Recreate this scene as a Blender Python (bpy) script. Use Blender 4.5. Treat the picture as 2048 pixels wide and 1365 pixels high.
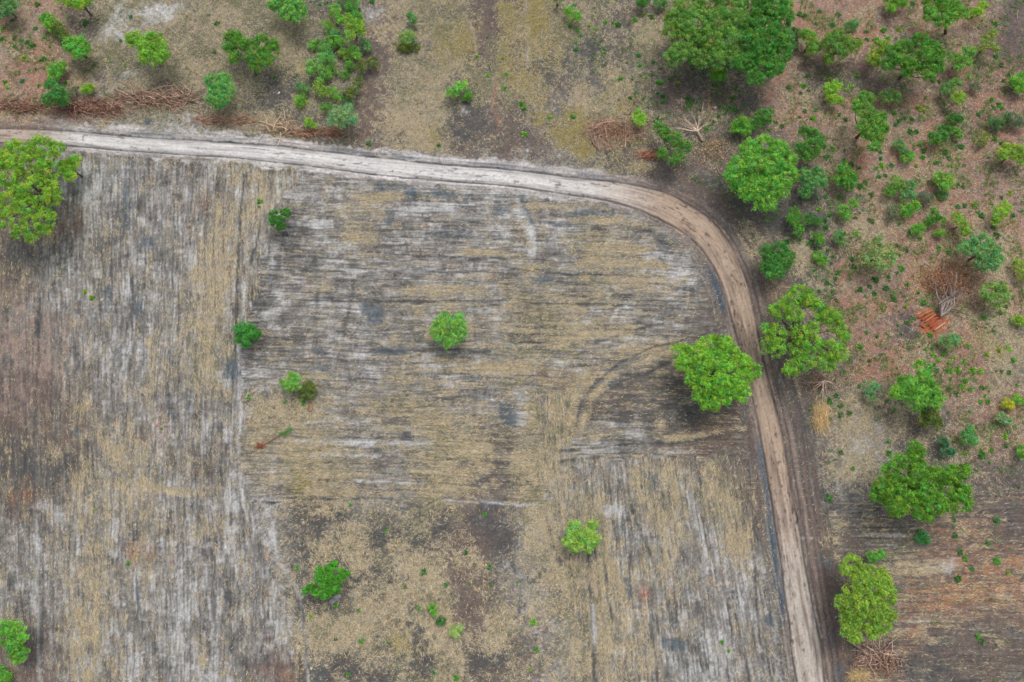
import bpy, math, random
import numpy as np

# ------------------------------------------------------------------ camera, sky, sun, exposure
for o in list(bpy.data.objects):
    bpy.data.objects.remove(o)
scene = bpy.context.scene
COL = scene.collection
CAM_H = 90.0
TILT = math.radians(14.7)
F = 1365.0                      # focal length in photo pixels (photo 2048 wide)
CX, CY = 1024.0, 682.5
cam_d = bpy.data.cameras.new("camera")
cam = bpy.data.objects.new("camera", cam_d)
COL.objects.link(cam)
cam.location = (0, 0, CAM_H)
cam.rotation_euler = (TILT, 0, 0)
cam_d.sensor_width = 36.0
cam_d.lens = 36.0 * F / 2048.0
cam_d.clip_end = 6000
scene.camera = cam

SUN_EL, SUN_ROT = math.radians(66), math.radians(20)
world = bpy.data.worlds.new("World")
scene.world = world
world.use_nodes = True
wn = world.node_tree
wn.nodes.clear()
sky = wn.nodes.new("ShaderNodeTexSky")
sky.sky_type = 'NISHITA'
sky.sun_disc = False
sky.sun_elevation = SUN_EL
sky.sun_rotation = SUN_ROT
sky.dust_density = 4.0
sky.ozone_density = 0.6
hs = wn.nodes.new("ShaderNodeHueSaturation")
hs.inputs['Saturation'].default_value = 0.45
bg = wn.nodes.new("ShaderNodeBackground")
bg.inputs['Strength'].default_value = 0.15
wo = wn.nodes.new("ShaderNodeOutputWorld")
wn.links.new(sky.outputs[0], hs.inputs['Color'])
wn.links.new(hs.outputs[0], bg.inputs[0])
wn.links.new(bg.outputs[0], wo.inputs[0])
sd = bpy.data.lights.new("sun", 'SUN')
sd.energy = 0.95
sd.angle = math.radians(25)
sd.color = (1.0, 0.975, 0.945)
so = bpy.data.objects.new("sun", sd)
COL.objects.link(so)
so.location = (0, 0, 120)
so.rotation_euler = (math.radians(90) - SUN_EL, 0, math.radians(180) - SUN_ROT)
vs = scene.view_settings
vs.view_transform = 'Standard'
vs.look = 'None'
vs.exposure = 0.15
vs.gamma = 1.0
EXPO_K = 1.08      # display-linear value of a white (albedo 1) horizontal surface in the open

RNG = np.random.default_rng(7)
random.seed(7)

# ------------------------------------------------------------------ photo pixel <-> world
cT, sT = math.cos(TILT), math.sin(TILT)
def P(px, py, z=0.0):
    """world point at height z seen at photo pixel (px,py)"""
    x = (px - CX) / F
    y = (CY - py) / F
    dy = y * cT + sT
    dz = y * sT - cT
    t = (z - CAM_H) / dz
    return (x * t, dy * t, z)
def depth(px, py, z=0.0):
    y = (CY - py) / F
    return (z - CAM_H) / (y * sT - cT)
def to_px(X, Y):
    yc = Y * cT - CAM_H * -1 * 0 + (0 - CAM_H) * sT * 1.0
    # camera space: rotate (X, Y, -H) by -TILT about X
    yc = Y * cT + (-CAM_H) * sT
    zc = -Y * sT + (-CAM_H) * cT
    return CX + F * X / -zc, CY - F * yc / -zc

# ------------------------------------------------------------------ noise (numpy)
def _hash(ix, iy, seed):
    h = (ix.astype(np.int64) * 374761393 + iy.astype(np.int64) * 668265263 + seed * 1442695041) & 0xffffffff
    h = ((h ^ (h >> 13)) * 1274126177) & 0xffffffff
    h = (h ^ (h >> 16)) & 0xffffffff
    h = (h * 2246822519) & 0xffffffff
    h = h ^ (h >> 15)
    return (h & 0xffffff).astype(np.float32) / 16777215.0 * 2 - 1
def vnoise(x, y, seed):
    fx, fy = np.floor(x), np.floor(y)
    tx, ty = (x - fx).astype(np.float32), (y - fy).astype(np.float32)
    ix, iy = fx.astype(np.int64), fy.astype(np.int64)
    tx = tx * tx * (3 - 2 * tx)
    ty = ty * ty * (3 - 2 * ty)
    a = _hash(ix, iy, seed); b = _hash(ix + 1, iy, seed)
    c = _hash(ix, iy + 1, seed); d = _hash(ix + 1, iy + 1, seed)
    return (a + (b - a) * tx) * (1 - ty) + (c + (d - c) * tx) * ty
def fbm(x, y, seed, octv=4):
    s = 0; a = 1.0; n = 0
    for k in range(octv):
        s = s + a * vnoise(x * 2 ** k + 17.3 * k, y * 2 ** k - 9.1 * k, seed + 31 * k)
        n += a; a *= 0.6
    return s / n
def srgb(r, g, b):
    c = np.array([r, g, b], dtype=np.float64) / 255.0
    return np.where(c <= 0.04045, c / 12.92, ((c + 0.055) / 1.055) ** 2.4)

# ------------------------------------------------------------------ ground cover data, in photo pixels
# components
DK, MD, LT, ST, OL, RD, BR, YO, PK, OR, BL, RU = range(12)
CSRGB = [(81, 81, 80), (122, 120, 114), (184, 183, 180), (181, 165, 131), (114, 115, 86), (160, 118, 100),
         (104, 91, 85), (142, 134, 82), (150, 131, 120), (164, 122, 88), (84, 95, 102), (176, 98, 66)]
LET = {
 'R': {RD: .48, BR: .14, PK: .2, DK: .04, OR: .05, ST: .09},
 'D': {DK: .42, BR: .28, MD: .17, ST: .08, OL: .05},
 'B': {BR: .7, DK: .2, MD: .1},
 'G': {OL: .50, DK: .26, ST: .13, MD: .11},
 'Y': {YO: .45, ST: .2, DK: .18, OL: .17},
 'S': {ST: .34, MD: .20, OL: .26, DK: .22},
 'W': {LT: .32, MD: .31, DK: .28, ST: .04, BL: .05},
 'M': {MD: .42, LT: .17, DK: .32, ST: .06, BL: .02},
 'T': {ST: .19, MD: .33, LT: .20, DK: .23, OL: .05},
 'P': {PK: .5, MD: .3, DK: .17},
 'K': {BR: .5, DK: .3, MD: .2},
 'O': {OR: .2, BR: .32, RD: .14, DK: .18, ST: .14},
 'Z': {LT: .36, OL: .22, ST: .24, DK: .16},
}
GRID = """RRDZZGGGGGDDSGGBYGSDDRRRRRRRRRRB
RRGZGGGGGGDBSGYBYGGDSDDDRRRRRRRB
RRRGGGGGDGGBSSGGYDDGDDDDRDDDRRRR
RRTTGGGGDGGDSSDDDDGYDDDDRRRRRRRR
PWWWWWWTGDDDSSDDBDGYDDDDDRRRRRRR
DWWWWMWTTWWMWWWWWMMDKKKKDDRRRRRR
DMWWMWMTTWMTWWWWMWTMMKKKDDDRRRRR
DMMWWWMTWMMTWWWWTWSTMMKKDDRRRRRR
DMMWWMTTWMWMMWMMMMSTMWKKDDRRROOR
PMMWWMTTWMWMMTTMSSTMMMKKKDRRROOR
PPMWWTSMDMWWTTTTSSTMMKKKKDDRRRRS
PPMWMTSWWTMWTTTTTTDDDDKKKDDRRRRS
PDDMMWMMSSTTSSMMSSDDDDDKKKSDDDRR
DDDMMMMMSSTTTSSDSSTMDDDKKKTTDDRR
DDDMTTDMTSSTMSSDSTMMTTDKKKTTDDDD
DDMTTMMWWDSMTSDBSTSWSTSDKKTDDDDB
MMMTTWMMMDSSSSBBTTSWTTTDKKKDDOOB
MMTTTWWMWSSDSSBDTSSTTMMMMKKDDOOO
MMTTMWWMWSSSSGBDTSSTMMMMMKKDOOOO
DMTTMWWMWSSSSSBSDTSTMWMMMKKDODDD
DMTTWWWMBDDDSGDDDTSTMWWMMKKRDDDD""".split()
# (component, strength, x, y, rx, ry, angle deg)
BLOBS = [
 # bluish damp patches
 (BL,3,820,390,9,9,0),(BL,3,1056,432,6,28,-25),(BL,3,885,467,32,7,0),(BL,3,742,618,22,12,0),(BL,4,465,738,14,20,0),
 (BL,3,295,487,13,10,0),(BL,3,1000,422,12,7,0),(BL,4,1185,426,36,6,2),(BL,3,1052,398,16,9,0),(BL,2,1090,402,22,6,0),
 (BL,3,638,735,20,6,0),(BL,3,630,702,11,7,0),(BL,2,782,440,8,16,0),(BL,2,890,388,26,7,0),(BL,3,772,373,14,6,0),
 (BL,3,785,700,32,6,0),(BL,2,930,716,22,10,0),(BL,3,1120,450,20,5,0),(BL,3,748,635,14,10,0),(BL,2,1085,560,32,7,0),
 (BL,3,298,242,10,7,0),(BL,3,178,258,18,4,0),(BL,3,480,276,36,5,3),(BL,4,860,316,70,6,6),(BL,3,255,405,6,50,2),
 (BL,2,213,590,6,30,0),(BL,2,275,620,10,16,0),(BL,3,214,1190,7,6,0),(BL,3,278,1195,4,20,0),(BL,2,1652,1125,14,16,0),
 (BL,3,1680,1345,8,16,0),(BL,3,1018,830,14,20,0),(BL,2,1300,962,12,20,10),(BL,3,1210,765,30,8,-25),(BL,3,1350,1290,24,10,15),
 (BL,3,1540,1240,8,10,0),(BL,3,1655,1280,12,14,0),(BL,2,990,1010,20,6,0),(BL,2,640,1355,12,14,0),(BL,3,152,865,4,10,0),
 # white sand
 (LT,3,225,60,22,32,25),(LT,2.5,330,22,36,16,0),(LT,3.5,265,148,24,6,-15),(LT,3,350,245,48,16,5),(LT,2,640,820,8,4,0),
 (LT,3,490,760,62,14,10),(LT,3,385,520,10,24,0),(LT,3,300,600,10,22,0),(LT,2.5,262,580,9,20,0),(LT,3,478,390,8,26,0),
 (LT,3,250,690,10,20,0),(LT,2.5,350,440,9,16,0),(LT,3,1048,448,9,40,-20),(LT,3,820,425,30,8,0),(LT,3,900,420,22,10,0),
 (LT,3,680,495,24,10,0),(LT,3,645,450,26,7,0),(LT,3,1150,455,34,6,0),(LT,3,1260,440,28,8,0),(LT,3,1230,460,10,7,0),
 (LT,3,1315,515,26,7,0),(LT,3,1360,545,24,12,10),(LT,3,640,600,14,10,0),(LT,3,715,620,26,10,0),(LT,3,725,705,14,14,0),
 (LT,3,1040,820,14,26,20),(LT,2.5,1185,900,40,10,0),(LT,2.5,1330,905,30,8,0),(LT,3,1275,870,24,14,0),(LT,3,1220,1020,20,12,0),
 (LT,3,360,1230,18,100,0),(LT,3,255,1330,12,60,0),(LT,2.5,565,1230,26,60,0),(LT,2.5,540,1060,12,34,-10),(LT,3,110,1030,36,16,30),
 (LT,2.5,465,1020,10,90,0),(LT,2.5,455,860,9,60,0),(LT,2,230,1080,12,40,0),(LT,2.5,150,1280,20,14,0),(LT,3,1400,1060,10,70,-14),
 (LT,3,1430,1300,22,44,-14),(LT,2.5,1370,1330,22,30,-12),(LT,2.5,1480,1170,18,60,-14),(LT,2,430,1290,12,70,0),(LT,2.5,170,380,30,44,0),
 (LT,3,545,530,7,44,14),(LT,2.5,560,600,14,14,0),(LT,3,530,640,14,10,0),(LT,2.5,600,395,8,30,16),(LT,2.5,640,470,16,14,0),
 (LT,3,1610,1075,26,3,-4),(LT,2,1770,1070,50,3,-2),(LT,2,1790,1090,40,3,-4),(LT,2,1800,1248,40,3,-5),
 (LT,1.5,1880,1130,32,14,0),(LT,2,1500,40,10,8,0),(LT,2.5,930,222,8,10,0),(LT,2,745,30,22,14,0),(LT,1.5,300,25,40,20,0),
 # straw
 (ST,4,1240,500,52,10,0),(ST,4,1262,528,60,8,3),(ST,3.5,1258,560,36,10,0),(ST,3,1215,440,50,7,2),(ST,3,1090,412,50,6,3),
 (ST,4.5,1152,640,26,18,0),(ST,4,1205,665,52,11,0),(ST,3.5,1135,610,26,16,0),(ST,3.5,1300,570,40,14,0),(ST,3,1060,550,22,20,0),
 (ST,3,745,395,44,10,0),(ST,3,720,478,30,12,0),(ST,3,700,425,20,8,0),(ST,3,880,580,70,9,0),(ST,3,960,505,40,7,0),
 (ST,4,880,845,60,24,-15),(ST,4.5,925,890,60,40,0),(ST,4,890,960,60,36,10),(ST,4.5,1000,735,60,12,0),(ST,3.5,640,960,60,60,0),
 (ST,3.5,560,860,60,50,0),(ST,3,690,1000,50,20,0),(ST,3,1100,800,26,50,0),(ST,3.5,1080,930,40,50,0),(ST,4,1090,1030,36,60,0),
 (ST,4,1215,1160,30,90,-10),(ST,4,1225,1280,34,80,-4),(ST,3.5,1150,1190,26,60,-4),(ST,3.5,1350,1000,18,70,-10),(ST,3.5,1290,960,24,40,-10),
 (ST,3.5,1340,1080,14,44,0),(ST,3,1420,960,14,50,-8),(ST,3.5,1290,1300,22,50,-5),(ST,3.5,1470,1060,18,80,-14),(ST,3,1270,700,50,14,-25),
 (ST,4,790,1130,60,34,-20),(ST,4,800,1200,26,70,10),(ST,4,860,1170,36,60,0),(ST,4,880,1270,50,60,0),(ST,3.5,700,1100,70,34,-15),
 (ST,3.5,640,1270,46,34,0),(ST,3.5,700,1260,50,24,0),(ST,3.5,740,1330,16,40,10),(ST,3.5,990,1260,50,26,-45),(ST,3,940,1120,22,50,-10),
 (ST,3.5,800,200,30,80,12),(ST,3.5,830,245,56,34,0),(ST,3,842,290,20,14,-30),(ST,3,870,180,20,30,0),(ST,3,790,60,16,60,5),
 (ST,3.5,1300,70,30,30,0),(ST,2.5,1240,75,20,20,0),(ST,3,1190,210,40,26,0),(ST,3,1230,150,20,22,0),(ST,2,440,60,60,50,0),
 (ST,2,580,100,40,50,0),(ST,2.5,560,230,60,20,-30),(ST,2.5,300,178,36,18,0),(ST,2,390,150,30,30,0),(ST,3,410,690,16,50,0),
 (ST,3,430,500,26,70,0),(ST,3,425,580,30,60,0),(ST,3,510,420,16,60,12),(ST,3,300,740,9,60,0),(ST,3,250,950,26,90,0),
 (ST,3,215,930,16,60,0),(ST,3,170,1000,22,60,0),(ST,3,330,980,60,8,8),(ST,3,200,1160,20,60,0),(ST,3,170,1260,30,90,0),
 (ST,3,405,1300,12,30,0),(ST,3.5,1645,820,12,16,-20),(ST,3,1650,860,10,10,0),(ST,2,1760,840,50,40,0),(ST,2,1710,940,40,40,0),
 (ST,2.5,1665,1070,20,26,0),(ST,2.5,1665,1120,12,10,0),(ST,2,1760,460,46,20,0),(ST,2,1770,420,20,20,40),(ST,2.5,1605,510,18,22,0),
 (ST,2.5,2010,700,44,40,0),(ST,2,2020,640,40,30,0),(ST,2,1990,500,40,40,0),(ST,2.5,1500,480,16,34,-20),(ST,2.5,1180,770,40,20,-30),
 (ST,3,1320,695,60,8,-14),(ST,2,1820,1130,60,20,0),
 # yellow olive
 (YO,3,1080,90,30,60,0),(YO,3,1010,60,14,100,0),(YO,3,880,80,12,30,0),(YO,3,1140,260,36,26,-30),(YO,3,1080,240,26,10,20),
 (YO,3,1160,295,34,14,35),(YO,2.5,925,75,20,20,0),(YO,2,600,960,20,40,0),(YO,2,800,1280,20,20,0),(YO,2,1370,560,8,8,0),
 (YO,2,1990,690,44,22,0),(YO,2,870,280,10,30,0),(YO,2,600,140,20,14,0),
 # dark and brown burnt ground, plus painted shade below some trees
 (DK,3,575,170,32,32,30),(DK,2.5,545,215,50,24,0),(DK,3,1110,140,36,34,-30),(DK,2.5,1180,110,34,32,0),(BR,3,765,110,26,70,12),
 (BR,3,745,230,32,50,40),(BR,3.5,970,40,24,60,0),(DK,3,940,240,70,34,0),(BR,3,1010,260,20,60,-10),(DK,3,800,275,30,16,20),
 (BR,3.5,1400,390,90,14,8),(DK,3,1560,430,40,30,0),(BR,3,1650,135,70,26,5),(BR,3,1800,165,90,22,5),(BR,3,1370,190,90,30,5),  # brown below the top trees is shade put into the soil colour
 (BR,3,1860,70,40,20,0),(BR,3,1780,35,34,18,0),(BR,2.5,1910,215,36,26,0),(BR,2.5,1990,110,50,30,0),(DK,3,620,1060,50,50,0),
 (DK,3,760,1080,60,34,-30),(DK,3,715,1150,60,30,0),(DK,3,640,1200,60,24,0),(DK,3,870,1060,34,24,0),(DK,3.5,760,1340,90,24,0),
 (DK,3,960,1060,30,34,0),(BR,4,935,1140,30,90,0),(BR,3.5,935,1240,34,34,0),(DK,3,840,1090,30,20,0),(DK,3,670,1030,60,16,0),
 (DK,3,810,1230,20,30,0),(DK,3,1020,1090,26,40,0),(DK,3,970,1310,60,24,-10),(DK,3,820,875,20,10,0),(DK,3,855,1300,26,40,0),
 (DK,3,600,1170,14,60,0),(DK,1.6,1310,820,80,30,0),(DK,3,1370,800,50,50,0),(BR,3,1450,880,70,26,-8),(DK,2.5,1690,985,60,26,0),  # dark left of roadside and star shaped trees is shade put into colour
 (DK,3,1660,1030,20,30,0),(DK,3,60,500,60,34,0),(BR,3,140,430,20,44,0),(DK,2.5,100,940,100,26,0),(BR,3,60,800,60,60,0),
 (DK,2.5,30,920,34,50,0),(BR,3,90,1320,40,50,0),(DK,3,1000,960,50,14,0),(DK,2.5,540,700,24,14,0),(DK,2.5,520,600,20,80,15),
 (DK,3,580,480,24,50,14),(BR,3,1950,1300,90,60,0),(DK,3,1850,1330,90,34,0),(BR,2.5,1990,850,40,30,0),(DK,2.5,1650,600,40,24,40),
 (DK,2.5,1810,650,30,30,0),(BR,3,1970,260,34,26,0),(BR,3,2020,80,40,90,0),(BR,3,2030,330,40,20,0),(BR,3,1650,1200,26,130,-3),
 (DK,2.5,1650,500,44,30,0),(DK,2.5,1620,410,40,26,0),(BR,3,150,35,20,24,0),(DK,2.5,235,175,20,20,0),(DK,2,180,160,20,20,0),
 # pink, orange, rust
 (PK,3,60,700,40,60,8),(PK,3,70,640,50,30,0),(RD,2.5,60,120,50,30,30),(RD,2.5,90,150,24,30,0),(OR,3,1090,98,22,9,0),
 (OR,3,1072,140,8,16,20),(OR,2.5,960,62,14,8,20),(OR,3,875,78,6,14,-20),(RD,2.5,1840,25,40,20,0),(RD,2.5,1720,60,40,30,0),
 (RD,3,1720,330,26,12,0),(OR,3,1850,535,40,30,0),(OR,3.5,1900,560,50,34,0),(RU,3.5,1862,643,28,17,20),(RU,3.4,1856,658,18,10,20),
 (RU,.3,1660,755,60,14,0),(RD,3,1690,620,60,30,0),(RD,3,1740,720,60,30,0),(RU,1.6,1770,750,34,20,20),(RU,2,580,262,0.1,0.1,0),
 (RU,2,345,214,14,8,0),(RU,1,630,268,44,8,6),(RU,1,480,245,16,10,20),(RU,2.5,1245,262,50,24,0),(OR,2.5,1420,305,34,24,0),
 (OR,2.4,1960,1190,90,22,-4),(OR,2.4,1890,1205,50,10,-6),(OR,2.5,1990,1130,50,16,-4),(OR,2,1550,575,20,16,0),(OR,2,1545,590,12,10,0),
 (RU,2,52,985,8,28,0),(RU,2,24,1000,6,20,0),(RU,1.8,265,1100,16,16,0),(RU,1.4,300,1110,10,14,0),(RU,1.6,318,860,10,22,0),
 (RU,1.6,1078,750,18,12,0),(RU,1.6,1125,765,16,10,0),(RU,1.6,1282,1190,14,18,0),(RU,1.6,530,1110,12,12,0),(OR,2,100,460,30,12,-30),
 (RU,1.3,410,410,14,10,0),(OR,1.6,440,640,10,30,0),(OR,1.8,1720,1320,40,20,10),(RU,1.5,1740,1335,30,16,0),(OR,2,1300,315,16,9,0),
 (RD,2,1840,300,50,40,0),(OR,2,1195,295,0.1,0.1,0),(OR,2.5,1215,268,18,16,0),(RU,1.6,640,1015,0.1,0.1,0),(RD,2,660,1340,0.1,0.1,0),
 (RD,.8,560,1345,44,16,0),(OR,1.6,1350,925,20,8,0),(OR,1.5,1400,860,14,8,0),(OL,3,240,110,50,20,0),(OL,2.5,500,30,50,30,0),
 (OL,3,880,40,30,40,0),(OL,2,1000,110,24,60,0),(BL,2,172,1000,0.1,0.1,0),
]
# strokes: (component, strength, width, [(x,y)...])
STROKES = [
 (LT,2.2,3,[(490,560),(478,700),(478,900),(488,1020)]),(DK,4,2.5,[(487,350),(478,520),(472,640),(470,720)]),
 (DK,2,5,[(630,520),(633,600),(631,640),(634,690)]),(DK,2,4,[(706,560),(692,640),(684,700)]),(DK,1.2,2.2,[(948,500),(948,600),(950,690)]),(LT,4,6,[(1038,400),(1050,425),(1062,455),(1067,485),(1066,505)]),(BL,4,5,[(1042,395),(1056,425),(1064,445)]),
 (DK,4,2,[(500,530),(512,490),(520,450)]),(LT,3,3.5,[(545,1040),(556,1120),(600,1190),(612,1300),(618,1365)]),
 (DK,4,3,[(603,1200),(610,1290),(622,1365)]),(LT,2.5,3,[(680,538),(860,545)]),(DK,4,2,[(735,505),(900,516),(1010,518)]),
 (DK,2.4,2.4,[(760,543),(1000,546)]),(DK,3,2,[(560,540),(700,545)]),(DK,4,2.2,[(1020,540),(1300,556)]),
 (DK,2.4,2,[(700,605),(900,603),(1020,600)]),(DK,3,2,[(500,717),(660,728)]),(DK,4,2.5,[(740,700),(980,702)]),(DK,4,2.2,[(1050,605),(1330,612)]),
 (DK,3,2.5,[(1024,655),(1260,660)]),(DK,3,2.5,[(1180,690),(1300,652)]),(LT,3,3,[(570,883),(690,885),(860,888)]),
 (LT,2.5,3,[(610,912),(760,912)]),(LT,2.5,2,[(700,963),(850,966)]),(LT,3,2,[(880,1003),(1080,1010)]),(DK,3,2,[(560,997),(720,1000)]),
 (LT,2,2.5,[(600,845),(740,842)]),(DK,3,2.2,[(880,920),(1020,925)]),
 # turning track
 (MD,1.2,14,[(1165,850),(1176,800),(1212,755),(1270,725),(1340,695),(1440,670)]),
 (ST,2.5,7,[(1140,850),(1150,800),(1180,760)]),
 (DK,4,2.6,[(1150,850),(1162,805),(1190,765),(1240,725),(1300,698),(1400,672),(1450,655)]),
 (DK,3.5,2.2,[(1180,850),(1200,790),(1240,762),(1300,745),(1345,720)]),
 (ST,3,5,[(1165,850),(1182,795),(1222,752),(1290,722),(1350,700)]),
 (DK,3,3,[(1110,905),(1250,890),(1360,885),(1480,868)]),(ST,3,4,[(1330,880),(1410,868),(1490,858)]),(DK,2.5,3,[(1110,925),(1200,915)]),
 (DK,4,2.5,[(1262,1010),(1285,1075),(1300,1110)]),(DK,4,3,[(1170,1080),(1183,1200),(1190,1365)]),(LT,3,4,[(1186,1210),(1188,1300)]),
 (DK,4,3,[(1208,1120),(1216,1200),(1225,1240)]),(DK,4,2.2,[(1400,1023),(1420,1110)]),(DK,4,2.4,[(1508,1040),(1512,1160),(1520,1290)]),
 (DK,3.5,2,[(1455,1200),(1464,1260)]),(DK,4,2.5,[(1492,1320),(1500,1365)]),(DK,3,3,[(1305,1250),(1315,1365)]),(DK,3,3,[(1260,1100),(1262,1190)]),
 (BL,4,4,[(1254,1160),(1262,1195)]),(LT,3,4,[(1256,1220),(1262,1260)]),(DK,3,3,[(1090,1030),(1125,1150)]),
 (DK,3,4,[(80,600),(72,760),(66,960)]),(LT,2,4,[(72,1030),(76,1200),(80,1365)]),(DK,3,4,[(84,1230),(82,1340)]),(DK,3,3,[(266,540),(262,680)]),
 (PK,3,2.5,[(255,145),(262,60)]),(RD,3,4,[(132,130),(160,100)]),(LT,1.5,2,[(1050,0),(1055,60),(1055,130)]),(RD,3,3,[(995,150),(985,215),(1000,250)]),
 (RD,3,3,[(1415,190),(1418,230),(1412,250)]),(ST,2,2,[(925,20),(945,60),(955,110)]),(ST,2,1.6,[(830,48),(940,46),(960,40)]),
 (DK,3,4,[(1210,305),(1220,330)]),
]
ROAD = [(-400,244,15),(-150,258,15),(0,271,15),(128,276,16),(256,287,16),(384,295,16),(512,304,17),(640,318,17),(768,334,18),(896,346,18),(1024,356,18),
 (1150,373,19),(1230,384,22),(1300,402,26),(1350,424,28),(1400,456,28),(1437,500,27),(1462,548,25),(1476,590,24),(1487,635,24),(1498,682,22),
 (1512,740,21),(1527,800,22),(1541,860,22),(1553,930,22),(1568,1020,24),(1582,1100,25),(1594,1180,26),(1609,1270,30),(1622,1365,30),(1640,1500,32),(1680,1800,34)]

def catmull(pts, n=6):
    out = []
    for i in range(len(pts) - 1):
        p0 = np.array(pts[max(i - 1, 0)], float); p1 = np.array(pts[i], float)
        p2 = np.array(pts[i + 1], float); p3 = np.array(pts[min(i + 2, len(pts) - 1)], float)
        for k in range(n):
            t = k / n
            out.append(0.5 * ((2 * p1) + (-p0 + p2) * t + (2 * p0 - 5 * p1 + 4 * p2 - p3) * t * t + (-p0 + 3 * p1 - 3 * p2 + p3) * t ** 3))
    out.append(np.array(pts[-1], float))
    return np.array(out)

def polydist(X, Y, pts):
    """distance, signed side, arclength, interpolated third column"""
    best = np.full(X.shape, 1e9, np.float32); sgn = np.zeros(X.shape, np.float32)
    arc = np.zeros(X.shape, np.float32); third = np.zeros(X.shape, np.float32)
    L = 0.0
    for i in range(len(pts) - 1):
        ax, ay = pts[i][0], pts[i][1]; bx, by = pts[i + 1][0], pts[i + 1][1]
        dx, dy = bx - ax, by - ay
        l2 = dx * dx + dy * dy + 1e-9
        t = np.clip(((X - ax) * dx + (Y - ay) * dy) / l2, 0, 1)
        qx, qy = X - (ax + t * dx), Y - (ay + t * dy)
        d = np.sqrt(qx * qx + qy * qy)
        m = d < best
        best = np.where(m, d, best)
        sgn = np.where(m, np.sign(dx * qy - dy * qx), sgn)
        ln = math.sqrt(l2)
        arc = np.where(m, L + t * ln, arc)
        if len(pts[i]) > 2:
            third = np.where(m, pts[i][2] + t * (pts[i + 1][2] - pts[i][2]), third)
        L += ln
    return best, sgn, arc, third

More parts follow.
